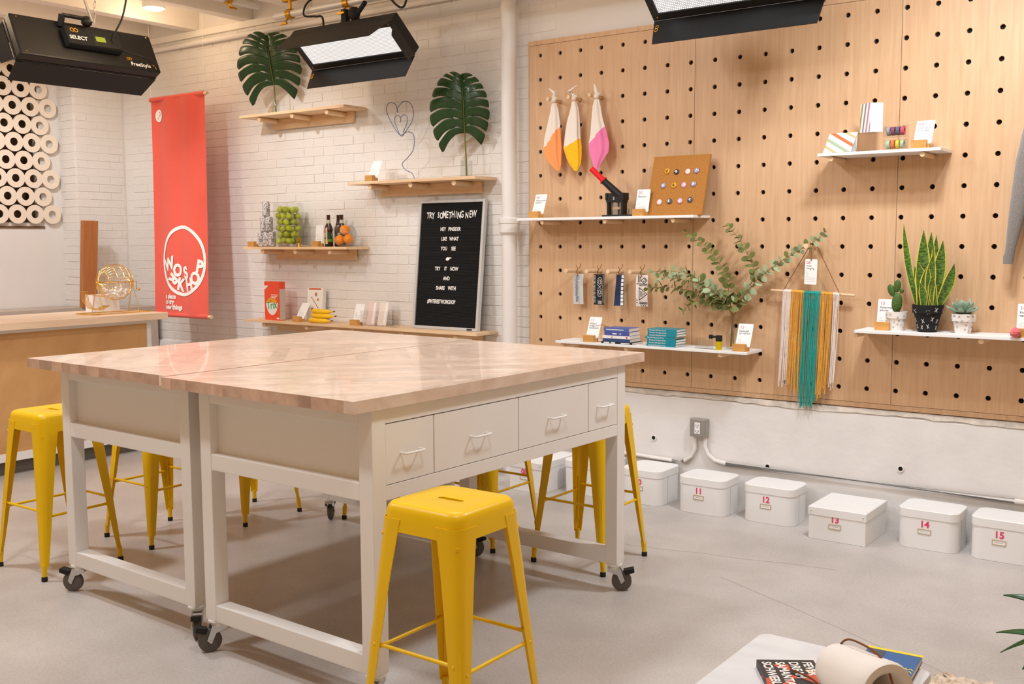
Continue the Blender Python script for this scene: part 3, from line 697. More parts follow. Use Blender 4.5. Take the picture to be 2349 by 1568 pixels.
# ------------------------------------------------------------------ LED fixtures, tubes, clamps
def fixture(label, loc, tilt, yaw, back=True):
    t = thing('led_panel_light', label, 'studio light', loc, 0, 'black LED panel lights'); t.rotation_euler = (tilt, 0, yaw)
    MB().bx(-.47, .47, .004, .07, -.14, .14).build('housing', M_black, t, bevel=.01)
    MB().bx(-.43, .43, -.001, .003, -.098, .098).build('led_face', M_led, t)
    fr = MB().bx(-.47, .47, -.012, .004, .098, .14).bx(-.47, .47, -.012, .004, -.14, -.098).bx(-.47, -.43, -.012, .004, -.098, .098).bx(.43, .47, -.012, .004, -.098, .098); fr.build('front_frame', M_black, t)
    def door(p, name='barn_door'):
        q = MB().prism(p[0], p[1], -.0015, .0015).build(name, M_black, t); return q
    lo = door(([(-.47, .01), (.47, .01), (.46, .165), (-.44, .165)], lambda x, d, h: (x, -d, -.142 - d * .18 + h)))
    door(([(-.47, .01), (.47, .01), (.39, .165), (-.47, .165)], lambda x, d, h: (x, -d, .142 + d * .12 + h)))
    door(([(-.13, .012), (.13, .012), (.10, .11), (-.10, .11)], lambda z, d, h: (.472 + d * .28 + h, -d, z)))
    if back: door(([(-.13, .012), (.13, .012), (.10, .11), (-.10, .11)], lambda z, d, h: (-.472 - d * .28 + h, -d, z)))
    sc = MB()
    for x in (-.44, .43):
        for z in (-.12, .12): sc.ball((x, -.013, z), .005, n=8, m=6); sc.ball((x, .071, z), .005, n=8, m=6)
    sc.build('screw', M_brass, t)
    lg = MB(); 
    for k, r in enumerate((.010, .010)): lg.tube([(-.44 + .008 * math.cos(2 * PI * i / 16), -.055 - k * .02 - .010 * math.sin(2 * PI * i / 16) - 0, -.142 - (.055 + k * .02 + .010 * math.sin(2 * PI * i / 16)) * .18 + .003) for i in range(16)], .002, 4, True)
    lg.build('logo', M_kinolabel, lo)
    return t
def controller(t):
    c = MB().bx(-.20, .17, .071, .125, -.055, .075).build('control_box', M_blackmat, t, bevel=.012)
    MB().bx(-.19, .0, .1251, .127, -.05, .03).build('lcd_housing', M_black, c); MB().bx(-.085, -.02, .1271, .1285, -.015, .02).build('screen', M_screen, c)
    tx = MB(); text(tx, 'SELECT', .036, (.155, .1262, -.02), (-1, 0, 0), (0, 0, 1), bold=.0008); tx.build('lettering', M_whiteprint, c)
    tx = MB(); n = 20
    for cx in (.125, .10): tx.tube([(cx + .012 * math.cos(2 * PI * i / n), .1262, .045 + .012 * math.sin(2 * PI * i / n)) for i in range(n)], .0025, 4, True)
    tx.build('logo', M_kinolabel, c)
    tx = MB(); text(tx, 'FreeStyle', .038, (-.26, .0715, -.115), (-1, 0, 0), (0, 0, 1), bold=.0008); tx.build('brand_lettering', M_whiteprint, t)
    tx = MB(); text(tx, 'LED', .016, (-.42, .0715, -.098), (-1, 0, 0), (0, 0, 1)); tx.ball((-.445, .0705, -.108), .010, (1, .2, 1))
    for cx in (-.25, -.265): tx.tube([(cx + .009 * math.cos(2 * PI * i / n), .0715, -.068 + .009 * math.sin(2 * PI * i / n)) for i in range(n)], .002, 4, True)
    tx.build('amber_lettering', M_kinolabel, t)
    MB().tube([(.16, .075, .10), (.16, .12, .145), (.16, .125, .15)], .02, 10).tube([(.16, .12, .15), (-.02, .12, .15)], .013, 10).ball((0, .12, .13), .035, n=10, m=7).build('mount_bracket', M_black, t)
f1 = fixture('black LED studio light panel seen from behind above the counter', (-6.15, 3.83, 2.75), .47, -PI / 2 - .03)
controller(f1)
f2 = fixture('black LED studio light panel between the two monstera leaves, facing the room', (-4.98, 5.01, 2.82), .85, 0, False)
f3 = fixture('black LED studio light panel in front of the pegboard, cropped by the top edge', (-2.32, 5.01, 2.82), .85, 0, False)
def tubeobj(label, a, b, r=.024):
    return tag(MB().cyl(a, b, r, n=18).build('scaffold_tube', M_alu, None, smooth=True), label, 'tube', 'scaffold tubes under the ceiling')
tubeobj('pale scaffold tube hung along the ceiling above the middle LED light', (-5.72, 5.03, 3.10), (-.6, 5.03, 3.10))
tubeobj('short scaffold tube end near the ceiling left of the middle LED light', (-5.94, 5.06, 3.2), (-5.86, 3.0, 3.2))
def clamp(label, x, y, z):
    t = thing('pipe_clamp', label, 'clamp', (x, y, z), 0, 'brass pipe clamps')
    MB().loft([[(xx, r * math.cos(2 * PI * i / 16), r * math.sin(2 * PI * i / 16)) for i in range(16)] for xx, r in ((-.022, .026), (-.022, .034), (.022, .034), (.022, .026))], False, True).build('collar', M_brass, t, smooth=True)
    MB().cyl((0, 0, .03), (0, 0, .10), .012, n=10).bx(-.06, .06, -.018, .018, .085, .10).build('hanger', M_brass, t)
    MB().cyl((0, -.02, -.03), (.01, -.06, -.075), .007, n=8).bx(-.03, .035, -.07, -.055, -.082, -.07).build('wing_bolt', M_brass, t)
clamp('brass clamp at the left end of the scaffold tube', -5.57, 5.03, 3.10)
clamp('brass clamp right above the middle LED light', -5.02, 5.03, 3.10)
t = thing('pipe_clamp', 'brass clamp on the short scaffold tube end by the top edge', 'clamp', (-5.92, 4.78, 3.2), PI / 2, 'brass pipe clamps')
MB().loft([[(xx, r * math.cos(2 * PI * i / 16), r * math.sin(2 * PI * i / 16)) for i in range(16)] for xx, r in ((-.022, .026), (-.022, .034), (.022, .034), (.022, .026))], False, True).build('collar', M_brass, t, smooth=True)
MB().cyl((0, -.02, -.03), (.01, -.05, -.06), .007, n=8).bx(-.03, .035, -.06, -.045, -.07, -.058).build('wing_bolt', M_brass, t)
hd = thing('light_hanger', 'black swivel head holding the middle LED light below the tube', 'bracket', (-4.93, 5.0, 2.98))
MB().ball((0, 0, .035), .045, (1, .8, 1)).bx(-.10, -.06, -.02, .02, -.02, .07).build('head', M_blackmat, hd, smooth=True); MB().tube([(.03, 0, .03), (.09, -.02, .06), (.13, -.03, .085)], .015, 8).build('knob', M_blackmat, hd, smooth=True)
MB().tube([(-.05, 0, 0), (-.045, .0, -.10)], .009, 8).tube([(.04, 0, 0), (.06, 0, -.10)], .009, 8).build('yoke_arm', M_blackmat, hd, smooth=True)
def cable(label, pts, r=.006, m=M_rubber, name='power_cable'):
    P = [Vector(p) for p in pts]; out = []
    for i in range(len(P) - 1):
        p0, p1, p2, p3 = P[max(i - 1, 0)], P[i], P[i + 1], P[min(i + 2, len(P) - 1)]
        for k in range(6):
            t = k / 6; out.append(.5 * ((2 * p1) + (-p0 + p2) * t + (2 * p0 - 5 * p1 + 4 * p2 - p3) * t * t + (-p0 + 3 * p1 - 3 * p2 + p3) * t ** 3))
    out.append(P[-1]); return tag(MB().tube(out, r, 8).build(name, m, None, smooth=True), label, 'cable')
cable('black cable drooping from the ceiling to the back of the left LED light', [(-5.98, 4.05, 3.56), (-5.98, 4.05, 3.2), (-6.0, 4.02, 2.98), (-6.03, 3.96, 2.82), (-6.01, 4.02, 2.76), (-5.99, 4.2, 2.72), (-6.02, 4.29, 2.66)])
cable('black cable looping over the tube above the middle LED light', [(-5.2, 5.06, 3.2), (-5.35, 5.0, 3.15), (-5.38, 4.98, 3.06), (-5.28, 4.99, 3.04), (-5.22, 5.0, 3.02), (-5.22, 5.0, 2.86)], .007)
cable('black cable hanging in a loop right of the light hanger', [(-4.72, 5.02, 3.22), (-4.62, 5.0, 3.08), (-4.52, 5.0, 3.0), (-4.47, 5.0, 3.06), (-4.46, 5.02, 3.3)], .007)
cn = thing('hanging_chain', 'thin metal chain holding up the left LED light', 'chain', (-5.98, 3.80, 2.88))
lk = MB().tube([(.008 * math.cos(2 * PI * i / 12), 0, .022 * math.sin(2 * PI * i / 12)) for i in range(12)], .002, 5, True).mesh('chain_link', M_steelgrey, smooth=True)
for k in range(20): inst('chain_link', lk, cn, (.002 * k, .003 * k, .02 + .034 * k), (0, 0, (k % 2) * PI / 2))
tag(MB().tube([(-5.99, 3.70, 3.5), (-5.99, 3.72, 3.1), (-5.98, 3.79, 2.90)], .008, 8).build('hanger_rod', M_steelgrey, None, smooth=True), 'pale rod holding up the left LED light beside the chain', 'rod')

# ------------------------------------------------------------------ storage boxes
def stbox(num, x0, x1, y0, y1, h, label, lidded=False):
    wd, dp_ = x1 - x0, y1 - y0
    t = thing('storage_box', label, 'box', ((x0 + x1) / 2, (y0 + y1) / 2, 0), 0, 'white storage boxes along the wall')
    r = .004 if lidded else .05
    lw = .006
    def rg(w_, d_, z, rr_): return [(x, y, z) for x, y in rrect(w_, d_, rr_, 7)]
    MB().loft([rg(wd, dp_, 0.001, r), rg(wd, dp_, .004, r), rg(wd, dp_, h - .012, r)]).build('body', M_white, t, smooth=True)
    MB().loft([rg(wd + lw, dp_ + lw, h - .042, r), rg(wd + lw, dp_ + lw, h - .003, r), rg(wd + lw - .006, dp_ + lw - .006, h, max(r - .003, .001)), ]).build('lid', M_white, t, smooth=True, angle=30)
    fy = -dp_ / 2
    lx = -.01
    fz = h * .46
    fr = MB().bx(lx - .032, lx + .032, fy - .003, fy - .0002, fz - .013, fz - .009).bx(lx - .032, lx + .032, fy - .003, fy - .0002, fz + .009, fz + .013).bx(lx - .032, lx - .028, fy - .003, fy - .0002, fz - .009, fz + .009).bx(lx + .028, lx + .032, fy - .003, fy - .0002, fz - .009, fz + .009)
    lf = fr.build('label_frame', mat('champagne_metal', C(214, 198, 170), .35, metal=.6), t)
    MB().bx(lx - .028, lx + .028, fy - .0012, fy - .0002, fz - .009, fz + .009).build('label_card', M_paper, lf)
    MB().bx(lx - .02, lx + .018, fy - .0018, fy - .0013, fz - .001, fz + .001).build('label_print', M_faint, lf)
    tx = MB(); text(tx, num, .046, (lx, fy - .0012, fz + .022), align='CENTER', bold=.0014); tx.build('number', M_pink, t)
    if not lidded:
        MB().bx(wd / 2 - .0002, wd / 2 + .0012, .0 - dp_ * .12, -dp_ * .11, .006, h - .044).build('seam', M_faint, t)
    else:
        rv = MB()
        for (x, y) in ((-wd / 2 + .012, fy - .004), (wd / 2 - .012, fy - .004)): rv.ball((x, y, h - .02), .004, n=8, m=6)
        rv.build('rivet', M_chrome, t)
BX = [('15', -1.146, -.862, 5.32, 5.545, .205, 'rounded white storage box numbered 15, farthest right'),
      ('14', -1.492, -1.205, 5.32, 5.55, .2, 'rounded white storage box just right of the square-edged one'),
      ('13', -1.905, -1.61, 5.195, 5.54, .17, 'square-edged white storage box with lid, numbered 13'),
      ('12', -2.330, -2.04, 5.325, 5.55, .205, 'rounded white storage box just left of the square-edged one'),
      ('11', -2.715, -2.43, 5.295, 5.53, .205, 'rounded white storage box right below the outlet box'),
      ('10', -3.095, -2.835, 5.3, 5.57, .205, 'rounded white storage box behind the leg of the rear stool'),
      ('09', -3.50, -3.20, 5.29, 5.57, .205, 'white storage box behind the right rear table leg'),
      ('08', -3.81, -3.565, 5.16, 5.55, .19, 'square white storage box numbered 08 seen under the worktable'),
      ('07', -4.36, -4.155, 5.20, 5.43, .2, 'white storage box glimpsed under the drawers left of the near stool'),
      ('06', -4.75, -4.45, 5.28, 5.55, .2, 'white storage box deepest under the worktable at the wall')]
for b_ in BX: stbox(*b_, lidded=b_[0] in ('13', '08'))

# outlet + conduits
ob = thing('outlet_box', 'grey metal outlet box with double socket on the white wall', 'outlet', (-2.72, 5.6, .44))
MB().bx(-.052, .052, -.045, 0, -.055, .055).build('box', M_steelgrey, ob, bevel=.004)
MB().bx(-.048, .048, -.049, -.0455, -.05, .05).build('cover_plate', M_steelgrey, ob, bevel=.002)
sk = MB().bx(-.018, .018, -.053, -.0495, -.034, .034).build('socket', M_white, ob, bevel=.002)
sl = MB()
for z in (.017, -.017):
    for x in (-.007, .007): sl.bx(x - .0015, x + .0015, -.0536, -.053, z - .005, z + .005)
    sl.cyl((0, -.0537, z - .011), (0, -.053, z - .011), .003, n=8)
sl.build('socket_slot', M_dark, sk)
def arc(pts): return pts
tag(MB().tube([(-2.75, 5.585, .385), (-2.75, 5.585, .31), (-2.77, 5.585, .26), (-2.82, 5.585, .225), (-2.9, 5.585, .22), (-4.0, 5.585, .24), (-6, 5.585, .26)], .011, 10).build('wall_conduit', M_pipe, None, smooth=True), 'thin white conduit bending left from the outlet box', 'conduit')
tag(MB().tube([(-2.685, 5.585, .385), (-2.685, 5.585, .33), (-2.665, 5.585, .285), (-2.62, 5.585, .252), (-2.55, 5.585, .243), (-1.0, 5.585, .245), (1.5, 5.585, .25)], .012, 10).build('wall_conduit', M_pipe, None, smooth=True), 'thin white conduit bending right from the outlet box along the wall', 'conduit')

# ------------------------------------------------------------------ info cards in wooden blocks
def info_card(x, z, num, lines, where, y=5.43, tilt=.38, w_=.088, h=.135, txt=True, rz=0):
    b = thing('card_holder', 'small wooden block holding ' + where, 'card holder', (x, y, z), rz, 'wooden card holders')
    MB().bx(-.036, .036, -.018, .012, 0, .042).build('front_block', M_block, b, bevel=.001); MB().bx(-.03, .042, .0125, .035, 0, .024).build('rear_block', M_block, b, bevel=.001)
    if not lines and not txt: return
    t = thing('info_card', 'white printed ' + where, 'card', (x + .008, y + .016, z + .0245), rz, 'white info cards'); t.rotation_euler = (-tilt, 0, rz)
    MB().prism(rrect(w_, h, .005, 4, 0, h / 2), XZ, -.0006, .0006).build('sheet', M_paper, t)
    x0 = -w_ / 2 + .01
    if num:
        tx = MB(); text(tx, num, .026, (x0, -.001, h - .030), bold=.0); tx.build('number', M_pink, t)
    tx = MB()
    for k, s_ in enumerate(lines): text(tx, s_, .0165, (x0, -.001, h - .048 - .014 * k), bold=.0001)
    if lines: tx.build('title', M_ink, t)
    fb_ = MB(); zz = h - .07 - .012 * len(lines)
    for k in range(5): fb_.add([(x0, -.001, zz), (x0 + (.02 if k < 2 else .055), -.001, zz), (x0 + (.02 if k < 2 else .055), -.001, zz + .0018), (x0, -.001, zz + .0018)], [(0, 1, 2, 3)]); zz -= .009
    fb_.build('small_print', M_faint, t)
info_card(-3.803, Z_ML, '06', ['Watercolor', 'napkins'], 'card 06 about watercolor napkins')
info_card(-3.055, Z_ML, '07', ['Buttons'], 'card 07 about buttons', tilt=.22)
info_card(-3.395, Z_LO, '11', ['Shibori', 'indigo', 'bookmark'], 'card 11 about indigo bookmarks')
info_card(-2.407, Z_LO, '12', ['Essential', 'oil roll-on'], 'card 12 about essential oil')
info_card(-1.638, Z_PL, '15', ['Patterned', 'planter'], 'card 15 about patterned planters', tilt=.15, y=5.47)
info_card(-.965, Z_PL, '14', ['Pom pom', 'earrings'], 'card 14 about pom pom earrings', tilt=.15)
info_card(-1.473, Z_UR, '09', ['Gift cards', 'and tags'], 'card 09 about gift cards and tags', tilt=.5)
info_card(-5.225, Z2, '', [], 'card beside the wire heart', tilt=.45)
info_card(-6.51, Z3, '', [], 'nothing, left of the can pyramid', txt=False)
info_card(-5.785, Z3, '', [], 'card left of the brown bottles', tilt=.1, w_=.075)
info_card(-6.012, Z4, '', [], 'card between the cereal box and bananas', tilt=.55)
info_card(-5.403, Z4, '', [], 'card left of the clear card tray', tilt=.3)

# ------------------------------------------------------------------ napkins
def napkin_mat(name, dye, z0, slope):
    m = bpy.data.materials.new(name); m.use_nodes = True; N = m.node_tree.nodes; L = m.node_tree.links; b = N['Principled BSDF']; b.inputs['Roughness'].default_value = .9; b.inputs['Sheen Weight'].default_value = .2
    tc = N.new('ShaderNodeTexCoord'); sp = N.new('ShaderNodeSeparateXYZ'); L.new(tc.outputs['Object'], sp.inputs[0])
    nz_ = N.new('ShaderNodeTexNoise'); nz_.inputs['Scale'].default_value = 60; L.new(tc.outputs['Object'], nz_.inputs[0])
    a = N.new('ShaderNodeMath'); a.operation = 'MULTIPLY_ADD'; a.inputs[1].default_value = slope; L.new(sp.outputs['X'], a.inputs[0]); L.new(sp.outputs['Z'], a.inputs[2])
    c = N.new('ShaderNodeMath'); c.operation = 'MULTIPLY_ADD'; c.inputs[1].default_value = .03; L.new(nz_.outputs[0], c.inputs[0]); L.new(a.outputs[0], c.inputs[2])
    lt = N.new('ShaderNodeMath'); lt.operation = 'LESS_THAN'; lt.inputs[1].default_value = z0; L.new(c.outputs[0], lt.inputs[0])
    mx = N.new('ShaderNodeMix'); mx.data_type = 'RGBA'; mx.inputs['A'].default_value = C(240, 228, 216); mx.inputs['B'].default_value = dye; L.new(lt.outputs[0], mx.inputs[0]); L.new(mx.outputs['Result'], b.inputs['Base Color'])
    return m
def napkin(x, label, m, prof, flap, seed):
    t = thing('napkin', label, 'napkin', (x, 5.53, 2.42), 0, 'dip-dyed napkins tied on pegs')
    rn = random.Random(seed); ph = rn.uniform(0, 6); rings = []
    for (z, cx, hw, dpt) in prof:
        ring = []
        for i in range(36):
            a = 2 * PI * i / 36; f = 1 + .13 * math.sin(5 * a + ph) * min(1, hw / .03); ring.append((cx + hw * math.cos(a) * f, dpt * math.sin(a) * (1 + .3 * math.sin(4 * a + ph + z * 5)), z))
        rings.append(ring)
    MB().loft(rings).build('cloth', m, t, smooth=True, angle=60)
    k = MB(); k.ball((0, -.006, -.002), .019, (1, .85, .8)); k.ball((.006, .004, .010), .015, (1.1, .9, .7))
    k.tube([(0, 0, .015), (-.012 + .02 * flap, -.005, .045), (-.006 - .03 * flap, -.008, .075)], [.012, .011, .002], 8); k.build('knot', m, t, smooth=True)
    return t
napkin(-3.725, 'white napkin dipped in orange, tied on the leftmost peg', napkin_mat('orange_dip', C(250, 158, 92), -.205, -1.15),
       [(-.02, .0, .014, .012), (-.06, .004, .026, .014), (-.14, -.002, .042, .018), (-.22, -.012, .056, .02), (-.30, -.014, .063, .022), (-.35, -.01, .058, .02), (-.40, .012, .038, .014), (-.44, .035, .008, .005)], 1, 1)
napkin(-3.575, 'white napkin dipped in bright yellow, tied on the middle peg', napkin_mat('yellow_dip', C(252, 190, 16), -.255, -.45),
       [(-.02, .0, .014, .012), (-.06, .002, .026, .015), (-.14, -.006, .044, .018), (-.22, -.012, .052, .02), (-.30, -.012, .062, .022), (-.36, -.002, .052, .02), (-.40, .006, .040, .014), (-.445, .014, .012, .006)], -1, 2)
napkin(-3.41, 'white napkin dipped in pink, tied on the right peg', napkin_mat('pink_dip', C(240, 128, 176), -.225, -.9),
       [(-.02, .0, .014, .012), (-.06, -.002, .026, .014), (-.14, .002, .036, .018), (-.22, .012, .052, .02), (-.29, .014, .066, .022), (-.34, .014, .062, .02), (-.40, .002, .03, .012), (-.45, -.004, .008, .005)], .3, 3)
for i, nm in ((1, 'leftmost peg, holding the orange napkin'), (2, 'peg holding the yellow napkin'), (3, 'peg holding the pink napkin')): dowel(i, 6, .14, 'thin wooden ' + nm, 'napkin pegs', .011)

# ------------------------------------------------------------------ button press, cork board
bp_ = thing('button_press', 'black lever button press with red handle grip on the white shelf', 'press', (-3.245, 5.49, Z_ML))
MB().bx(-.075, .185, -.045, .06, 0, .011).build('base_plate', M_black, bp_, bevel=.002)
MB().bx(-.055, -.043, -.02, .03, .011, .115).bx(.045, .057, -.02, .03, .011, .115).build('side_post', M_black, bp_)
MB().bx(-.058, .06, -.024, .034, .085, .135).build('head_block', M_black, bp_, bevel=.002)
MB().bx(-.062, -.048, -.028, .038, .10, .142).bx(.05, .064, -.028, .038, .10, .142).build('head_cheek', M_black, bp_)
v0, v1 = Vector((.03, .0, .12)), Vector((-.07, -.03, .215)); MB().cyl(v0, v1, .024, .020, 16).build('lever_arm', M_black, bp_, smooth=True)
v2 = Vector((-.145, -.052, .29)); g = MB().cyl(v1, v2, .0175, .0165, 16); g.cyl(v1, v1 + (v2 - v1) * .06, .026, n=16); g.build('grip', M_redplastic, bp_, smooth=True)
MB().cyl((0, .0, .012), (0, .0, .04), .026, n=18).cyl((0, 0, .04), (0, 0, .044), .03, n=18).cyl((0, 0, .058), (0, 0, .085), .022, n=18).cyl((-.03, 0, .012), (-.03, 0, .085), .004, n=8).cyl((.03, 0, .012), (.03, 0, .085), .004, n=8).build('die', M_chrome, bp_, smooth=True)
tx = MB(); text(tx, 'so', .02, (.0, -.0245, .10), ax=(0, 0, 1), ay=(-1, 0, 0)); tx.build('logo', M_whiteprint, bp_)
MB().cyl((.108, .0, .011), (.108, .0, .045), .02, n=18).build('spare_die', M_chrome, bp_, smooth=True)
ck = thing('cork_board', 'leaning cork board with twelve pin buttons on the white shelf', 'board', (-2.845, 5.455, Z_ML)); ck.rotation_euler = (-.29, 0, .0)
MB().bx(-.182, .182, 0, .016, .001, .365).build('panel', M_cork, ck, bevel=.002)
BT_ = [[('amber and black', M_kinolabel, M_black), ('black and white', M_ink, M_whiteprint), ('pale pink', mat('pale_pink', C(244, 208, 206), .3, coat=.4), None), ('lilac and white', mat('lilac', C(150, 146, 186), .3, coat=.4), M_whiteprint)],
       [('lilac patterned', MATS['lilac'], M_whiteprint), ('amber and black', M_kinolabel, M_black), ('pink and white', mat('rose', C(224, 168, 196), .3, coat=.4), M_whiteprint), ('lilac striped', MATS['lilac'], M_whiteprint)],
       [('pale pink', MATS['pale_pink'], None), ('grey and white', M_greyprint, M_whiteprint), ('pink and white', MATS['rose'], M_whiteprint), ('dark grey and white', M_greyprint, M_whiteprint)]]
bpos = [[(-2.925, 1.946), (-2.863, 1.939), (-2.79, 1.938), (-2.735, 1.941)], [(-2.936, 1.861), (-2.867, 1.861), (-2.803, 1.861), (-2.742, 1.864)], [(-2.946, 1.765), (-2.88, 1.768), (-2.813, 1.769), (-2.749, 1.773)]]
rown = ('top', 'middle', 'bottom'); coln = ('first', 'second', 'third', 'fourth')
for r in range(3):
    for c in range(4):
        x, z = bpos[r][c]; hh = (z - Z_ML) / math.cos(.29) ; yy = 5.455 + math.tan(.29) * (z - Z_ML)
        cd, m1, m2 = BT_[r][c]
        t = thing('pin_button', f'{cd} pin button, {coln[c]} in the {rown[r]} cork board row', 'pin button', (x + (5.5 - yy) * .0, yy, z), 0, 'pin buttons on the cork board'); t.rotation_euler = (-.29, 0, 0)
        MB().loft([[(rr_ * math.cos(2 * PI * i / 20), yb, rr_ * math.sin(2 * PI * i / 20)) for i in range(20)] for yb, rr_ in ((-.0015, .0155), (-.005, .0165), (-.0075, .014), (-.009, .008), (-.0095, .001))]).build('cap', m1, t, smooth=True)
        if m2:
            rn = random.Random(r * 9 + c); mk = MB()
            for q in range(3):
                a = rn.uniform(0, PI); o_ = rn.uniform(-.006, .006); ca, sa = math.cos(a), math.sin(a); hl = .009
                mk.add([(o_ * -sa + s_ * ca + e * -sa, -.0098, o_ * ca + s_ * sa + e * ca) for s_, e in ((-hl, -.0017), (hl, -.0017), (hl, .0017), (-hl, .0017))], [(0, 1, 2, 3)])
            mk.build('motif', m2, t)

# ------------------------------------------------------------------ bookmarks
def bookmark(i, label, m, motif, w_=.075, curl=0.):
    x = HX(i) + .02
    t = thing('bookmark', label, 'bookmark', (x, 5.575, 1.335), 0, 'patterned cloth bookmarks')
    mb = MB(); n = 12; h = .19
    pts = lambda u, k: (u * w_, -.02 * curl * (k / n) ** 2 * (1 if u < 0 else .2) - .006 * math.sin(PI * k / n), -h * k / n)
    for k in range(n + 1):
        for u in (-.5, .5): mb.v.append(pts(u, k))
        for u in (.5, -.5): p = pts(u, k); mb.v.append((p[0], p[1] + .0015, p[2]))
    for k in range(n):
        for j in range(4): a = k * 4 + j; b = k * 4 + (j + 1) % 4; mb.f.append((a, b, b + 4, a + 4))
    mb.f.append((3, 2, 1, 0)); mb.f.append((n * 4, n * 4 + 1, n * 4 + 2, n * 4 + 3))
    mb.build('cloth', m, t)
    if motif:
        mo = MB()
        for (x0, z0, x1, z1, wd) in motif:
            a, b = Vector((x0 * w_, 0, z0 * h)), Vector((x1 * w_, 0, z1 * h)); d = (b - a).normalized(); nn = Vector((-d.z, 0, d.x)) * wd / 2
            f = lambda p: (p.x, -.006 * math.sin(PI * (-p.z / h)) - .0016 - .02 * curl * (p.z / h) ** 2 * (1 - .8 * (p.x / w_ + .5)), p.z)
            mo.add([f(a - nn), f(b - nn), f(b + nn), f(a + nn)], [(0, 1, 2, 3)])
        mo.build('motif', motif_m[label], t)
    MB().tube([(0, -.004, -.012), (-.004, -.016, .012), (.004, -.016, .03), (.012, -.004, .04), (.016, .002, .065)], .0022, 5).tube([(.004, -.016, .03), (-.008, -.01, .052)], .002, 5).build('cord', M_cord, t, smooth=True)
bmA = mat('shibori_grey', C(206, 204, 200), .9, noise=.12, nscale=26, stretch=(4, 1, .4)); bmB = mat('shibori_black', C(40, 42, 42), .9, noise=.3, nscale=40); bmC = mat('indigo_cloth', C(40, 54, 86), .9, noise=.2, nscale=30)
rn = random.Random(5)
mA = [(-.12 + rn.uniform(-.06, .06), -k / 22, -.12 + rn.uniform(-.06, .06), -(k + 1.2) / 22, .016) for k in range(1, 20)] + [(.12, -k / 12, .13, -(k + .4) / 12, .004) for k in range(1, 12)]
mB = []
for cz_ in (-.25, -.58):
    for r0 in (.10, .2):
        for k in range(14):
            a0, a1 = 2 * PI * k / 14, 2 * PI * (k + .7) / 14; mB.append((.1 + r0 * math.cos(a0), cz_ + r0 * .75 * math.sin(a0), .1 + r0 * math.cos(a1), cz_ + r0 * .75 * math.sin(a1), .003))
mB += [(-.48, -k / 22, -.3, -k / 22, .003) for k in range(1, 21)] + [(.4, -k / 26, .44, -(k + .5) / 26, .003) for k in range(1, 25)] + [(-.05 + .1 * k, -.86, -.05 + .1 * k, -.97, .003) for k in range(4)]
mC = [(.28 + .05, -(k + .1) / 8, .28 + .05, -(k + .9) / 8, .016) for k in range(8)]
mD = [(-.3, -.02, -.3, -.24, .004), (-.16, -.05, -.16, -.22, .004), (-.45, -.28, .5, -.29, .004), (-.2, -.33, .5, -.34, .004), (-.06, -.17, .2, -.27, .004), (.2, -.27, .46, -.17, .004), (.46, -.17, .2, -.08, .004), (.2, -.08, -.06, -.17, .004), (.1, -.17, .2, -.22, .004), (.2, -.22, .32, -.17, .004), (.32, -.17, .2, -.12, .004),
      (-.2, -.4, .48, -.6, .004), (.48, -.6, -.2, -.8, .004), (-.2, -.8, -.2, -.4, .004), (-.08, -.5, -.08, -.7, .003), (0.03, -.52, .03, -.68, .003), (.14, -.55, .14, -.65, .003), (.25, -.57, .25, -.63, .003), (-.2, -.86, .48, -.87, .004), (-.2, -.9, .48, -.91, .004), (-.46, -.8, -.34, -.8, .004), (-.46, -.88, -.34, -.88, .004), (-.1, -.93, 0, -.99, .004), (.08, -.93, .18, -.99, .004), (.26, -.93, .36, -.99, .004)]
LBM = ['pale grey shibori bookmark, leftmost of four on pegs', 'black and white shibori bookmark on the second peg', 'indigo and white dotted bookmark on the third peg', 'white bookmark with black geometric lines on the fourth peg']
motif_m = {LBM[0]: mat('grey_blue_dye', C(136, 142, 152), .9), LBM[1]: M_whiteprint, LBM[2]: M_whiteprint, LBM[3]: M_ink}
for i, m_, mo, w_, cu in ((2, bmA, mA, .075, 0), (3, bmB, mB, .075, .1), (4, bmC, mC, .055, 1.6), (5, mat('cream_cloth', C(236, 224, 214), .9), mD, .08, .1)):
    bookmark(i, LBM[i - 2], m_, mo, w_, cu); dowel(i, -1, .165, 'thin wooden peg holding the ' + ('pale grey', 'black', 'indigo', 'black-lined white')[i - 2] + ' bookmark', 'bookmark pegs', .0125)

# ------------------------------------------------------------------ books
def book(x0, x1, y0, y1, z, h, cm, label, group, spine=None, tilt=0., sm=M_whiteprint, name='book'):
    t = thing(name, label, 'book', ((x0 + x1) / 2, (y0 + y1) / 2, z), tilt, group); hx, hy = (x1 - x0) / 2, (y1 - y0) / 2
    MB().bx(-hx, hx, -hy, hy, 0, .0015).bx(-hx, hx, -hy, hy, h - .0015, h).bx(-hx, hx, -hy, -hy + .002, .0015, h - .0015).build('cover', cm, t)
    MB().bx(-hx + .001, hx - .001, -hy + .0022, hy - .001, .0016, h - .0016).build('pages', M_pages, t)
    if spine:
        tx = MB(); text(tx, spine, h * .78, (-hx + .012, -hy - .0006, h * .24), bold=.0001); tx.build('spine_lettering', sm, t)
    return t
z = Z_LO
ord_ = ('bottom', 'second from the bottom', 'third from the bottom', 'fourth from the bottom', 'fifth from the bottom', 'sixth from the bottom', 'top')
for k in range(7):
    dx = (-.004, .0, .001, -.012, .003, .004, .002)[k]
    book(-2.985 + dx, -2.795 + dx, 5.412, 5.535, z, .0145, M_tealbook, f'teal paperback, {ord_[k]} in the stack of seven', 'teal paperbacks', 'The End We Start From', (.01, -.01, .0, .015, -.01, .005, 0)[k]); z += .0148
z = Z_LO
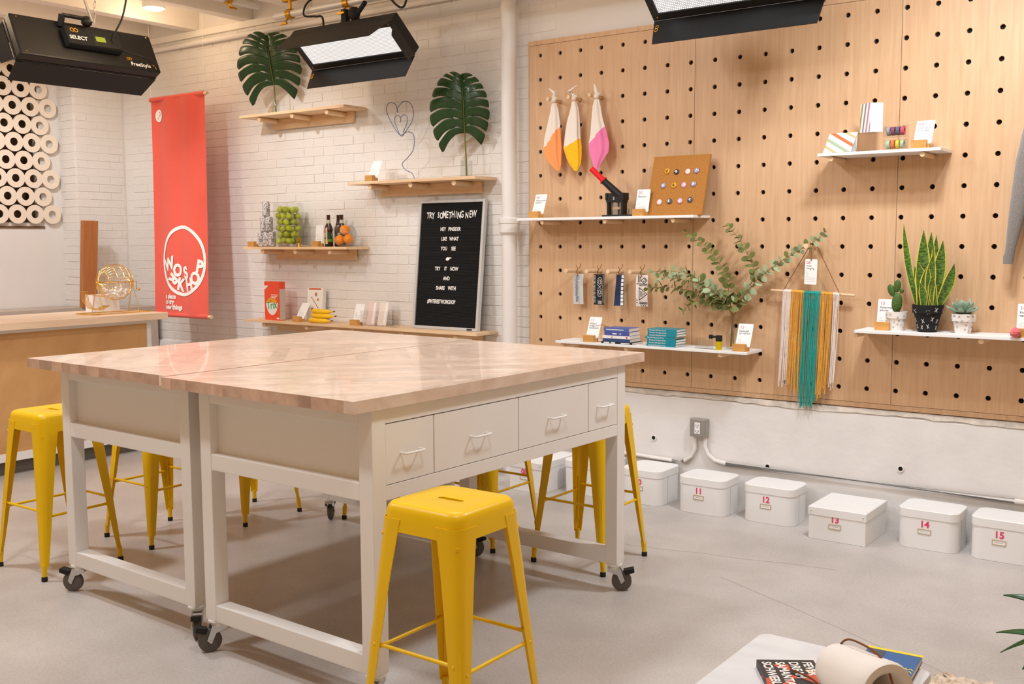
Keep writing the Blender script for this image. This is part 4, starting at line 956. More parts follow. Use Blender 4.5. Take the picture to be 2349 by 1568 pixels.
for k, (m_, h, lb, sp, a, b) in enumerate(((M_black, .011, 'thin black and white patterned book at the bottom of the mixed stack', None, -3.30, -3.085), (M_navybook, .020, 'navy book second from the bottom of the mixed stack', None, -3.29, -3.10), (M_whitebook, .018, 'white book with red marks in the middle of the mixed stack', None, -3.292, -3.102), (M_indigobook, .024, 'indigo book second from the top of the mixed stack', None, -3.278, -3.105), (M_bluebook, .021, 'pale blue book on top of the mixed stack', None, -3.282, -3.108))):
    t = book(a, b, 5.412, 5.54, z, h, m_, lb, 'books in the mixed stack', sp); z += h + .0003
    if k == 0: MB().bx(-.09, -.05, -.0655, -.064, .002, .009).bx(-.04, -.01, -.0655, -.064, .002, .009).bx(.03, .09, -.0655, -.064, .003, .008).build('spine_print', M_whiteprint, t)
    if k == 2: MB().bx(-.03, -.025, -.0655, -.064, .005, .012).bx(.07, .08, -.0655, -.064, .004, .013).build('spine_print', M_redplastic, t)
    if k == 3: MB().bx(-.03, .0, -.0655, -.064, .008, .014).bx(.02, .03, -.0655, -.064, .008, .014).build('spine_print', M_whiteprint, t)
    if k == 4: MB().bx(-.07, .05, -.0655, -.064, .009, .013).build('spine_print', M_whiteprint, t)
tag(MB().tube([(-3.35, 5.43, Z_LO + .1), (-3.33, 5.43, Z_LO + .105), (-3.30, 5.43, Z_LO + .11), (-3.285, 5.44, Z_LO + .102), (-3.30, 5.44, Z_LO + .095), (-3.27, 5.45, Z_LO + .102)], .0016, 5).build('cord_bookmark', M_cord, None), 'brown cord bookmark sticking out of the mixed book stack', 'cord')

# ------------------------------------------------------------------ vials, oil bottle, vase
for k in range(6):
    v = thing('glass_vial', 'tiny empty glass vial in the row beside the teal books', 'vial', (-2.685 + .0205 * k, 5.455 - .003 * k, Z_LO), 0, 'empty glass vials')
    MB().lathe([(.0085, 0), (.0085, .048), (.006, .052), (.006, .060), (.005, .060), (.005, .051), (.0072, .047), (.0072, .002)], 14).build('tube', M_glass, v, smooth=True)
ob_ = thing('oil_bottle', 'small bottle of golden oil with square black cap', 'bottle', (-2.534, 5.43, Z_LO))
MB().loft([[(x, y, z_) for x, y in rrect(.03, .03, .006, 4)] for z_ in (0, .05)]).build('bottle', M_oil, ob_, smooth=True, angle=40); MB().loft([[(x, y, z_) for x, y in rrect(.031, .031, .005, 4)] for z_ in (.0505, .083)]).build('cap', M_rubber, ob_, smooth=True, angle=40)
dc = thing('dropper_cap', 'black rubber dropper lying across the glass vials', 'dropper', (-2.585, 5.44, Z_LO + .0605))
MB().cyl((-.012, 0, .012), (.004, 0, .012), .012, n=14).cyl((.004, 0, .012), (.03, 0, .014), .008, .005, 12).build('bulb', M_rubber, dc, smooth=True)
vs = thing('glass_vase', 'clear glass bottle vase holding the eucalyptus branches', 'vase', (-2.495, 5.52, Z_LO))
MB().lathe([(.033, 0), (.036, .004), (.036, .09), (.03, .105), (.016, .125), (.014, .17), (.018, .185), (.018, .19), (.015, .19), (.0125, .17), (.0135, .126), (.027, .104), (.033, .088), (.033, .006)], 24).build('bottle', M_glass, vs, smooth=True)

# ------------------------------------------------------------------ eucalyptus
eu = thing('eucalyptus_branches', 'bunch of long eucalyptus branches fanning out of the glass vase', 'plant', (-2.495, 5.52, Z_LO))
EB = {'A': [(-2.495, 1.138), (-2.52, 1.335), (-2.575, 1.424), (-2.644, 1.505), (-2.704, 1.553), (-2.783, 1.596)], 'B': [(-2.47, 1.15), (-2.42, 1.25), (-2.363, 1.348), (-2.387, 1.411), (-2.419, 1.474), (-2.454, 1.53), (-2.495, 1.583), (-2.549, 1.63)],
      'C': [(-2.482, 1.146), (-2.456, 1.189), (-2.395, 1.264), (-2.357, 1.316), (-2.282, 1.38), (-2.197, 1.439), (-2.122, 1.484), (-2.036, 1.533), (-1.966, 1.593)], 'D': [(-2.492, 1.141), (-2.533, 1.182), (-2.646, 1.296), (-2.749, 1.352), (-2.876, 1.368), (-3.017, 1.355)],
      'G': [(-2.5, 1.14), (-2.58, 1.25), (-2.70, 1.305), (-2.82, 1.325), (-2.93, 1.325)], 'E': [(-2.495, 1.141), (-2.541, 1.196), (-2.675, 1.24), (-2.789, 1.26), (-2.912, 1.275), (-3.031, 1.254)], 'F': [(-2.495, 1.136), (-2.522, 1.17), (-2.623, 1.199), (-2.705, 1.191), (-2.777, 1.136)]}
def leafmesh(m, l=.05, wd=.034):
    pts = [(0, 0)] + [(l * t, wd / 2 * math.sin(PI * t) ** .6) for t in (.12, .3, .5, .7, .88)] + [(l, 0)] + [(l * t, -wd / 2 * math.sin(PI * t) ** .6) for t in (.88, .7, .5, .3, .12)]
    mb = MB(); n = len(pts); mb.v = [(x, y, .10 * (abs(y)) + .6 * x * x) for x, y in pts] + [(x, y, .10 * abs(y) + .6 * x * x + .0008) for x, y in pts]
    mb.f = [tuple(range(n))[::-1], tuple(range(n, 2 * n))] + [(i, (i + 1) % n, n + (i + 1) % n, n + i) for i in range(n)]
    return mb.mesh('leaf', m)
LF1, LF2 = leafmesh(M_euc1), leafmesh(M_euc2)
def yoff(key, t): return {'A': -.03 * t, 'B': .03, 'C': .045 * t, 'D': -.05 * t, 'E': -.02 * t, 'F': -.06 * t, 'G': -.08 * t}[key]
rn = random.Random(21)
for key, poly in EB.items():
    P = [Vector((x + 2.495, -.02 + yoff(key, k / (len(poly) - 1)), z_ - Z_LO)) for k, (x, z_) in enumerate(poly)]
    full = [Vector((rn.uniform(-.012, .012), rn.uniform(-.012, .012), .015)), Vector((0, 0, .18))] + P
    MB().tube(full, [.0028] * 2 + [.0028 - .0018 * k / len(P) for k in range(len(P))], 6).build('stem', M_twig, eu, smooth=True)
    L = [0]
    for a, b in zip(P, P[1:]): L.append(L[-1] + (b - a).length)
    step = .027 if key in 'AB' else .022
    s_ = .05 if key != 'B' else .22; k = 0
    while s_ < L[-1]:
        i = max(j for j in range(len(P) - 1) if L[j] <= s_); p = P[i].lerp(P[i + 1], (s_ - L[i]) / (L[i + 1] - L[i])); d = (P[i + 1] - P[i]).normalized()
        fr = s_ / L[-1]; size = (1.15 - .55 * fr) * rn.uniform(.85, 1.15)
        side = d.cross(Vector((0, 1, 0))).normalized()
        for sg in (-1, 1):
            a = rn.uniform(-.35, .35) + (k % 2) * PI / 2 * rn.uniform(.5, 1.); out = (side * sg * math.cos(a) + Vector((0, -sg if k % 2 else -.6, 0)) * math.sin(abs(a)) + d * rn.uniform(.1, .5)).normalized()
            up = d.cross(out).normalized() if rn.random() < .5 else (d + Vector((0, -.8, .2)) * rn.uniform(.4, 1.2)).normalized()
            yv = up.cross(out).normalized(); zv = out.cross(yv).normalized()
            M = Matrix((out, yv, zv)).transposed().to_4x4(); o_ = inst('leaf', LF2 if (key in 'CDG' and rn.random() < .75) else LF1, eu); o_.matrix_local = Matrix.Translation(p) @ M @ Matrix.Scale(size, 4)
        s_ += step * (1.2 - .35 * fr); k += 1
for k in range(16):
    p = Vector((rn.uniform(-.055, .06), rn.uniform(-.06, .02), rn.uniform(.215, .30))); out = Vector((rn.uniform(-1, 1), rn.uniform(-1, .2), rn.uniform(-.3, .9))).normalized(); yv = out.cross(Vector((rn.uniform(-.3, .3), -1, .3))).normalized(); zv = out.cross(yv)
    o_ = inst('leaf', LF1, eu); o_.matrix_local = Matrix.Translation(p) @ Matrix((out, yv, zv)).transposed().to_4x4() @ Matrix.Scale(rn.uniform(.8, 1.2), 4)

# ------------------------------------------------------------------ wall hanging
wh = thing('wall_hanging', 'yarn wall hanging in cream, mustard and teal on a wooden rod', 'wall hanging', (-2.055, 5.575, 1.255)); wh.rotation_euler = (0, .035, 0)
MB().cyl((-.235, 0, 0), (.235, 0, 0), .0075, n=12).build('rod', M_dowel, wh, smooth=True)
def yarn(x0, x1, m, lens, nst, seed):
    rn = random.Random(seed); mb = MB()
    for k in range(nst):
        f = (k + .5) / nst; x = x0 + (x1 - x0) * f; ln = lens[0] + (lens[1] - lens[0]) * f + rn.uniform(-.035, .02); y = -.008 + rn.uniform(-.005, .005); xo = rn.uniform(-.006, .006); xm = rn.uniform(-.004, .004)
        mb.tube([(x, y + .004, .009), (x, y - .003, 0), (x + xm * .5, y, -.05), (x + xm, y + rn.uniform(-.003, .003), -ln * .5), (x + xo, y + rn.uniform(-.004, .004), -ln)], .0022, 4)
    mb.cyl((x0, 0, 0), (x1, 0, 0), .0105, n=12)
    o_ = mb.build('yarn_strands', m, wh); o_['kind'] = 'stuff'
yarn(-.163, -.117, M_cream, (.52, .53), 15, 1); yarn(-.114, -.043, M_must, (.52, .57), 22, 2); yarn(-.039, .051, M_teal, (.63, .62), 30, 3); yarn(.055, .117, M_must, (.58, .52), 20, 4); yarn(.12, .156, M_cream, (.51, .50), 12, 5)
MB().tube([(-.042, -.006, 0), (-.046, -.01, -.2), (-.062, -.01, -.38), (-.058, -.01, -.52)], .002, 5).tube([(.04, -.016, -.3), (.046, -.016, -.5), (.05, -.016, -.58)], .002, 5).build('loose_strand', M_teal, wh)
MB().tube([(-.163, -.008, 0), (-.012, -.03, .262), (.01, -.03, .268), (.02, -.03, .262), (.158, -.008, 0)], .0018, 6).build('hanging_cord', M_cord, wh)
dowel(12, 0, .13, 'stub wooden peg holding the yarn wall hanging', 'wall hanging peg', .0135)
tg = thing('info_card', 'white hanging tag numbered 08 above the yarn wall hanging', 'card', (-2.053, 5.545, 1.37), 0, 'white info cards'); tg.rotation_euler = (0, .03, 0)
MB().prism(rrect(.068, .137, .005, 4), XZ, -.0006, .0006).build('sheet', M_paper, tg)
tx = MB(); text(tx, '08', .022, (-.026, -.001, .042)); tx.build('number', M_pink, tg)
tx = MB(); text(tx, 'Wall', .0145, (-.026, -.001, .026)); text(tx, 'hanging', .0145, (-.026, -.001, .014)); tx.build('title', M_ink, tg)
fp = MB()
for k in range(6): zz = -.008 - .009 * k; fp.add([(-.026, -.001, zz), ((-.012 if k < 3 else .026), -.001, zz), ((-.012 if k < 3 else .026), -.001, zz + .0018), (-.026, -.001, zz + .0018)], [(0, 1, 2, 3)])
fp.build('small_print', M_faint, tg); MB().tube([(0, -.002, .058), (-.004, -.003, .075), (-.012, -.005, .115), (-.004, -.006, .122), (.003, -.004, .08), (0, -.002, .058)], .0013, 5).build('cord', M_cord, tg)

# ------------------------------------------------------------------ plants in pots
def pot(t, rb, rt, h, rimh, rimr, m, n=32, facets=False):
    n = 8 if facets else n
    pr_ = [(rb, 0), (rb + (rt - rb) * .98, h - rimh), (rimr * .97, h - rimh), (rimr, h), (rimr - .006, h), (rimr - .01, h - rimh), (rb * .8, h - rimh - .01)]
    MB().lathe(pr_, n).build('pot', m, t, smooth=True, angle=25 if facets else 40)
    MB().lathe([(.001, h - .014), (rimr - .0065, h - .012)], 20, caps=False).build('soil', M_soil, t)
    def surf(th, z_, e=.0006):
        r = (rimr * .97 + (rimr - rimr * .97) * (z_ - (h - rimh)) / rimh if z_ > h - rimh else rb + (rt - rb) * z_ / (h - rimh)) + e
        if facets: r *= math.cos(PI / 8) / math.cos(((th + 0) % (PI / 4)) - PI / 8)
        return (r * math.cos(th), r * math.sin(th), z_)
    return surf
def marks(t, surf, kind, h, rimr, m, count, seed, size):
    rn = random.Random(seed); mb = MB(); used = []; tries = 0
    while len(used) < count and tries < 3000:
        tries += 1; th = rn.uniform(-PI, 0); z_ = rn.uniform(.12, .92) * h
        if any(abs(th - a) * rimr * .8 < size * 2.4 and abs(z_ - b) < size * 2.3 for a, b in used): continue
        used.append((th, z_))
        def P(u, v): return surf(th + u / (rimr * .85), min(h - .001, max(.002, z_ + v)), .0012)
        rot = rn.uniform(0, 2 * PI)
        def stroke(a, b, wd=.0013):
            d = Vector((b[0] - a[0], b[1] - a[1])).normalized() if a != b else Vector((1, 0)); nx_ = (-d.y * wd / 2, d.x * wd / 2)
            mb.add([P(a[0] - nx_[0], a[1] - nx_[1]), P(b[0] - nx_[0], b[1] - nx_[1]), P(b[0] + nx_[0], b[1] + nx_[1]), P(a[0] + nx_[0], a[1] + nx_[1])], [(0, 1, 2, 3)])
        if kind == 'o': pts = [(size * .6 * math.cos(2 * PI * k / 12), size * .6 * math.sin(2 * PI * k / 12)) for k in range(13)]
        elif kind == 't': pts = [(size * .7 * math.cos(rot + 2 * PI * k / 3), size * .7 * math.sin(rot + 2 * PI * k / 3)) for k in range(4)]
        if kind in 'ot':
            for a, b in zip(pts, pts[1:]): stroke(a, b, .0011)
        else:
            r0 = rn.uniform(-.3, .3)
            for a in (PI / 4 + .25 + r0, -PI / 4 - .25 + r0): stroke((-size * math.cos(a), -size * math.sin(a)), (size * math.cos(a), size * math.sin(a)), .0022)
    mb.build('painted_marks', m, t)['kind'] = 'stuff'
# cactus
cp = thing('potted_cactus', 'small prickly pear cactus in a white pot painted with black rings', 'plant', (-1.578, 5.50, Z_PL))
sf = pot(cp, .036, .046, .098, .034, .053, M_ceramic); marks(cp, sf, 'o', .098, .053, M_ink, 20, 4, .0062)
def pad(nm, c, r, sc, rot): MB().ball(c, r, sc, 18, 12, Matrix.Rotation(rot, 3, 'Y')).build(nm, M_cactus, cp, smooth=True)
pad('pad', (0, 0, .142), .052, (.52, .30, 1.0), .05); pad('pad', (-.030, 0, .205), .033, (.55, .3, 1.0), -.35); pad('pad', (.0, -.004, .228), .033, (.55, .3, 1.0), .08); pad('pad', (.022, 0, .203), .013, (.8, .6, 1), .3)
sn = MB(); rn = random.Random(8)
for k in range(70):
    u, v_ = rn.uniform(-1, 1), rn.uniform(-1, 1)
    if u * u + v_ * v_ < .9: y = -.052 * .30 * math.sqrt(1 - u * u - v_ * v_); c = (u * .026, y, .142 + v_ * .05); sn.cyl(c, (c[0] + rn.uniform(-.002, .002), c[1] - .003, c[2]), .0007, n=4)
sn.build('spines', mat('spines', C(200, 190, 140), .7), cp)['kind'] = 'stuff'
# snake plant
spn = thing('snake_plant', 'tall snake plant with yellow-edged leaves in a black pot painted with crosses', 'plant', (-1.425, 5.50, Z_PL))
sf = pot(spn, .045, .066, .138, .042, .075, M_blackmat); marks(spn, sf, 'x', .138, .075, M_whiteprint, 15, 9, .012)
def snake_mat():
    m = bpy.data.materials.new('snake_leaf'); m.use_nodes = True; N = m.node_tree.nodes; L = m.node_tree.links; b = N['Principled BSDF']; b.inputs['Roughness'].default_value = .35
    uv = N.new('ShaderNodeUVMap'); sp = N.new('ShaderNodeSeparateXYZ'); L.new(uv.outputs[0], sp.inputs[0])
    ab = N.new('ShaderNodeMath'); ab.operation = 'SUBTRACT'; ab.inputs[1].default_value = .5; L.new(sp.outputs[0], ab.inputs[0])
    a2 = N.new('ShaderNodeMath'); a2.operation = 'ABSOLUTE'; L.new(ab.outputs[0], a2.inputs[0]); gt = N.new('ShaderNodeMath'); gt.operation = 'GREATER_THAN'; gt.inputs[1].default_value = .40; L.new(a2.outputs[0], gt.inputs[0])
    mp = N.new('ShaderNodeMapping'); mp.inputs['Scale'].default_value = (2.5, 34, 1); L.new(uv.outputs[0], mp.inputs[0]); n = N.new('ShaderNodeTexNoise'); n.inputs['Scale'].default_value = 1; n.inputs['Detail'].default_value = 3; L.new(mp.outputs[0], n.inputs[0])
    cr = N.new('ShaderNodeValToRGB'); cr.color_ramp.elements[0].position = .42; cr.color_ramp.elements[1].position = .58; cr.color_ramp.elements[0].color = C(52, 82, 34); cr.color_ramp.elements[1].color = C(100, 132, 52); L.new(n.outputs[0], cr.inputs[0])
    mx = N.new('ShaderNodeMix'); mx.data_type = 'RGBA'; L.new(gt.outputs[0], mx.inputs[0]); L.new(cr.outputs[0], mx.inputs['A']); mx.inputs['B'].default_value = C(214, 196, 74); L.new(mx.outputs['Result'], b.inputs['Base Color'])
    return m
M_snake = snake_mat()
def blade(parent, base_, tip, wd, bend, face, m=M_snake, name='leaf'):
    base_, tip = Vector(base_), Vector(tip); n = 14; vs_ = []; uvs = []; fs = []; d = tip - base_; side = face.cross(d).normalized() if True else None
    for k in range(n + 1):
        t = k / n; c = base_ + d * t + Vector(bend) * (t * t - t) ; ww = wd * (.55 + .45 * math.sin(min(1, t * 1.7) * PI / 2)) * (1 - max(0, (t - .55) / .45) ** 1.6)
        for j, u in enumerate((0, .14, .5, .86, 1)):
            off = side * (u - .5) * ww + face.normalized() * (-.16 * ww * (1 - (2 * u - 1) ** 2)); vs_.append(tuple(c + off)); uvs.append((u, t))
        for j, u in enumerate((1, .5, 0)):
            off = side * (u - .5) * ww + face.normalized() * (-.16 * ww * (1 - (2 * u - 1) ** 2) - .0025); vs_.append(tuple(c + off)); uvs.append((u, t))
    for k in range(n):
        for j in range(8): a = k * 8 + j; b = k * 8 + (j + 1) % 8; fs.append((a, b, b + 8, a + 8))
    me = bpy.data.meshes.new(name); me.from_pydata(vs_, [], fs); ul = me.uv_layers.new(name='UVMap')
    for lp in me.loops: ul.data[lp.index].uv = uvs[lp.vertex_index]
    me.shade_smooth(); me.materials.append(m); o_ = bpy.data.objects.new(name, me); COL.objects.link(o_); o_.parent = parent; return o_
FR = Vector((.3, -1, 0))
ZB_ = .12
for (bx_, by_, tx_, ty_, tz_, wd, bd) in ((-.045, -.005, -.132, .0, .548, .030, (.05, 0, 0)), (-.02, -.012, -.030, -.01, .515, .056, (0, .02, 0)), (.002, .012, .0, .02, .505, .05, (.01, 0, 0)), (.02, .02, .022, .03, .49, .042, (0, 0, 0)), (.022, -.004, .062, .0, .462, .054, (-.02, 0, 0)),
        (.04, .0, .122, -.01, .348, .046, (-.05, 0, 0)), (-.03, -.03, -.052, -.03, .36, .05, (-.06, 0, 0)), (-.005, -.035, .005, -.04, .34, .048, (.02, 0, 0)), (.018, -.03, .03, -.04, .40, .044, (.03, 0, 0)), (-.052, .01, -.075, .01, .33, .04, (-.05, 0, 0)), (-.012, -.045, -.03, -.05, .25, .034, (-.04, 0, 0)), (.045, -.02, .03, -.04, .29, .036, (.04, 0, 0))):
    blade(spn, (bx_, by_, ZB_), (tx_, ty_, tz_), wd * 1.22, bd, FR)
# succulent
sc_ = thing('potted_succulent', 'pale green succulent rosette in a white faceted pot painted with triangles', 'plant', (-1.255, 5.50, Z_PL))
sf = pot(sc_, .038, .048, .098, .036, .059, M_ceramic, facets=True); marks(sc_, sf, 't', .098, .055, M_ink, 16, 14, .0085)
def fat(parent, p, out, l, wd):
    out = Vector(out).normalized(); yv = Vector((0, 0, 1)).cross(out); yv = yv.normalized() if yv.length > .01 else Vector((1, 0, 0)); zv = out.cross(yv); rings = []
    for t, ww in ((0, .35), (.25, .75), (.55, 1.), (.8, .8), (.95, .35), (1, .03)):
        c = Vector(p) + out * l * t + zv * .25 * l * t * t; rings.append([c + yv * (wd / 2 * ww * math.cos(2 * PI * k / 8)) + zv * (wd * .16 * ww * math.sin(2 * PI * k / 8)) for k in range(8)])
    MB().loft(rings).build('leaf', M_succ, parent, smooth=True, angle=80)
for ring_, (nl, el, l, wd, z_) in enumerate(((8, .25, .072, .034, .098), (7, .6, .066, .034, .105), (5, 1.0, .055, .03, .112), (3, 1.35, .036, .02, .118))):
    for k in range(nl):
        a = 2 * PI * k / nl + ring_ * .4; fat(sc_, (0.012 * math.cos(a), .012 * math.sin(a), z_), (math.cos(a) * math.cos(el), math.sin(a) * math.cos(el), math.sin(el)), l * random.uniform(.9, 1.15), wd)
pm = MB().ball((0, 0, .024), .024, n=20, m=14); rn = random.Random(2); pm.v = [tuple(Vector((0, 0, .024)) + (Vector(v_) - Vector((0, 0, .024))) * rn.uniform(.9, 1.06)) for v_ in pm.v]
tag(pm.build('pom_pom', M_coral, None, (-.996, 5.395, Z_PL), smooth=True), 'fluffy coral pom pom on the plant shelf edge', 'pom pom')

# ------------------------------------------------------------------ gift cards, tape
def stripe_card(t, P, cols, ang):  # P(u,v) maps 0..1 square; diagonal stripes
    for k, (off, wd, m) in enumerate(cols):
        dx, dy = math.cos(ang), math.sin(ang); nx_, ny_ = -dy, dx; c = (.5 + nx_ * off, .5 + ny_ * off)
        poly = clip_rect([(c[0] + dx * s_ * 2 + nx_ * e * wd / 2, c[1] + dy * s_ * 2 + ny_ * e * wd / 2) for s_, e in ((-1, -1), (1, -1), (1, 1), (-1, 1))], 0, 1, 0, 1)
        if len(poly) > 2: MB().add([P(u, v_) for u, v_ in poly], [tuple(range(len(poly)))]).build('tape_stripe', m, t)
M_or, M_sg, M_gt, M_pk, M_gy, M_ol = mat('orange_glitter', C(206, 108, 58), .6), mat('sage_tape', C(164, 178, 148), .6), mat('gold_tape', C(196, 174, 118), .6), mat('pink_tape', C(212, 136, 156), .6), mat('grey_tape', C(146, 140, 146), .6), mat('olive_tape', C(158, 154, 102), .6)
g1 = thing('gift_card', 'folded white card with orange and green diagonal stripes, lying like a tent', 'gift card', (-1.875, 5.44, Z_UR), 0, 'striped gift cards')
P1 = lambda u, v_: Vector((-.078 + .145 * u + .022 * v_, -.03 + .035 * v_ - .001, .002 + .10 * v_))
MB().add([P1(0, 0), P1(1, 0), P1(1, 1), P1(0, 1), P1(0, 0) + Vector((0, .0012, 0)), P1(1, 0) + Vector((0, .0012, 0)), P1(1, 1) + Vector((0, .0012, 0)), P1(0, 1) + Vector((0, .0012, 0))], [(0, 1, 2, 3), (7, 6, 5, 4), (0, 4, 5, 1), (1, 5, 6, 2), (2, 6, 7, 3), (3, 7, 4, 0)]).build('front_leaf', M_paper, g1)
Pb = lambda u, v_: Vector((-.078 + .145 * u + .022 * v_, .055 - .048 * v_, .002 + .10 * v_)); MB().add([Pb(0, 0), Pb(1, 0), Pb(1, 1), Pb(0, 1)], [(0, 1, 2, 3)]).build('rear_leaf', M_paper, g1)
stripe_card(g1, lambda u, v_: tuple(P1(u, v_) + Vector((0, -.0006, 0))), [(.16, .13, M_or), (-.16, .13, M_sg), (.47, .10, M_gt), (-.44, .10, M_gt)], -.66)
g2 = thing('gift_card', 'folded white card with pink and grey vertical stripes, standing open on a clear riser', 'gift card', (-1.73, 5.49, Z_UR + .1005), 0, 'striped gift cards')
P2 = lambda u, v_: Vector((-.066 + .066 * u, .02 - .045 * u, .148 * v_)); MB().add([P2(0, 0), P2(1, 0), P2(1, 1), P2(0, 1)], [(0, 1, 2, 3)]).build('front_leaf', M_paper, g2)
P3 = lambda u, v_: Vector((.0 + .05 * u, -.025 + .045 * u, .148 * v_)); MB().add([P3(0, 0), P3(1, 0), P3(1, 1), P3(0, 1)], [(0, 1, 2, 3)]).build('rear_leaf', M_paper, g2)
stripe_card(g2, lambda u, v_: tuple(P2(u, v_) + Vector((-.0005, -.0008, 0))), [(.4, .14, M_ol), (.08, .14, M_gy), (-.24, .15, M_pk), (-.54, .1, M_gy)], 1.28)
rs_ = tag(MB().bx(-.075, .055, -.035, .035, 0, .003).bx(-.075, .055, -.035, .035, .096, .099).bx(-.075, -.072, -.035, .035, .003, .096).build('clear_riser', M_acryl, None, (-1.73, 5.49, Z_UR)), 'clear acrylic riser under the standing striped card', 'riser')
for k in range(2):
    td = thing('tape_dispenser', ('lower', 'upper')[k] + ' clear tape dispenser with coloured rolls on the short white shelf', 'tape dispenser', (-1.598, 5.46, Z_UR + .066 * k), 0, 'clear tape dispensers')
    MB().bx(-.055, .055, -.03, .03, 0, .002).bx(-.055, -.053, -.03, .03, .002, .062).bx(.053, .055, -.03, .03, .002, .062).bx(-.053, .053, -.032, -.03, .002, .03).bx(-.053, .053, .028, .03, .002, .06).build('case', M_acryl, td)
    for q, m_ in enumerate(((M_sg, M_or, mat('yellow_tape', C(214, 186, 60), .5), M_sg), (M_gy, mat('plum_tape', C(128, 62, 84), .5), mat('slate_tape', C(84, 90, 108), .5), mat('red_tape', C(196, 70, 92), .5)))[k]):
        x = -.034 + .023 * q; MB().loft([[(xx, r * math.cos(2 * PI * i / 20), .03 + r * math.sin(2 * PI * i / 20)) for i in range(20)] for xx, r in ((x - .008, .012), (x - .008, .022), (x + .008, .022), (x + .008, .012))], False, True).build('tape_roll', m_, td, smooth=True, angle=40)

# ------------------------------------------------------------------ sweater
sw = thing('knit_sweater', 'grey knit sweater hanging at the right edge of the pegboard', 'sweater', (-.8, 5.53, 1.2))
def sleeve(pts):
    mb = MB(); rings = []
    for (x, z_, hw, dp2) in pts: rings.append([(x + hw * math.cos(2 * PI * i / 20) * (1 + .05 * math.sin(3 * i)), dp2 * math.sin(2 * PI * i / 20), z_) for i in range(20)])
    return mb.loft(rings)
slv = sleeve([(-.265, .225, .022, .018), (-.262, .26, .024, .02), (-.258, .29, .022, .02), (-.245, .38, .030, .024), (-.225, .52, .040, .028), (-.195, .72, .052, .034), (-.16, .87, .06, .036), (-.08, .97, .06, .036)]).build('sleeve', M_knit, sw, smooth=True, angle=70)
MB().loft([[(-.265 + .0235 * math.cos(2 * PI * i / 20), .0195 * math.sin(2 * PI * i / 20), z_) for i in range(20)] for z_ in (.222, .262)]).build('cuff', M_knit, slv, smooth=True)
sleeve([(.30, .225, .022, .018), (.29, .30, .024, .02), (.275, .42, .034, .024), (.25, .62, .048, .03), (.21, .87, .06, .036), (.13, .97, .06, .036)]).build('sleeve', M_knit, sw, smooth=True, angle=70)
sleeve([(.02, .24, .17, .03), (.02, .27, .185, .036), (.02, .30, .20, .038), (.02, .55, .21, .045), (.02, .80, .205, .045), (.02, .93, .17, .04), (.02, 1.0, .10, .035), (.02, 1.03, .07, .03)]).build('body', M_knit, sw, smooth=True, angle=70)

# ------------------------------------------------------------------ brick shelf objects
def monstera(label, x, z, y, h, wl, wr, tiltz, stem, vr, seed):
    v = thing('glass_vase', 'slim clear glass vase under the ' + label, 'vase', (x + .012, y, z), 0, 'slim glass vases')
    MB().lathe([(vr, 0), (vr, .11), (vr - .003, .11), (vr - .003, .006)], 20).build('cylinder', M_glass, v, smooth=True)
    t = thing('monstera_leaf', 'large dark green ' + label, 'leaf', (x, y, z)); t.rotation_euler = (0, 0, .35)
    base_ = Vector((0, 0, stem)); tip = Vector((tiltz, -.03, stem + h)); rn = random.Random(seed)
    def rib(s_): return base_.lerp(tip, s_) + Vector((.02 * math.sin(PI * s_), -.05 * math.sin(PI * s_), 0))
    def width(s_, sd): return (wl if sd < 0 else wr) * math.sin(PI * min(1, max(0, (s_ + .30) / 1.31))) ** .7
    mb = MB()
    for sd in (-1, 1):
        cuts = [-.04]; lobes = 8
        for k in range(lobes): cuts.append(cuts[-1] + (1.05 / lobes) * rn.uniform(.75, 1.25))
        sc_ = 1.03 / (cuts[-1] + .04); cuts = [-.04 + (c + .04) * sc_ for c in cuts]
        for k in range(lobes):
            s0, s1 = cuts[k], cuts[k + 1]; nu, nv = 6, 14; o = len(mb.v); deep = rn.uniform(.38, .55); gw = rn.uniform(.12, .26); hole = rn.random() < .75; h0 = rn.uniform(.12, .2)
            for j in range(nv + 1):
                v_ = j / nv; g_ = max(0, (v_ - deep) / (1 - deep)); gap = gw * min(1, g_ * 2.2)
                if hole: gap = max(gap, .22 * max(0, 1 - ((v_ - h0 - .08) / .075) ** 2))
                for i in range(nu + 1):
                    u = .5 + (i / nu - .5) * (1 - gap); s_ = s0 + (s1 - s0) * u; wd = width(s_, sd) * (1 - .10 * (2 * u - 1) ** 4); rp = rib(min(1, max(0, s_)))
                    sweep = (-.62 + 1.28 * s_ ** .7 if s_ > 0 else -.62) * wd; curve = .18 * wd * math.sin(PI * v_) * (1 - s_)
                    mb.v.append(tuple(rp + Vector((sd * wd * v_ * math.sqrt(max(.25, 1 - .35 * abs(sweep / wd))), .16 * wd * v_ * v_ - .02 * math.sin(PI * v_), sweep * v_ + curve))))
            for j in range(nv):
                for i in range(nu): a = o + j * (nu + 1) + i; mb.f.append((a, a + 1, a + nu + 2, a + nu + 1))
    me = mb.build('blade', M_leaf, t, smooth=True, angle=60); sm = me.modifiers.new('thick', 'SOLIDIFY'); sm.thickness = .0016
    MB().tube([Vector((.012, 0, .01)), Vector((.006, 0, stem * .6)), base_] + [rib(k / 10) + Vector((0, -.003, 0)) for k in range(1, 11)], [.0055, .005, .0045] + [.004 - .0035 * k / 10 for k in range(1, 11)], 8).build('stem', M_stem, t, smooth=True)
monstera('monstera leaf beside the upper LED light', -6.29, Z1, 5.50, .37, .32, .24, -.03, .22, .03, 3)
monstera('monstera leaf above the letter board', -4.42, Z2, 5.50, .38, .26, .17, -.01, .29, .04, 5)
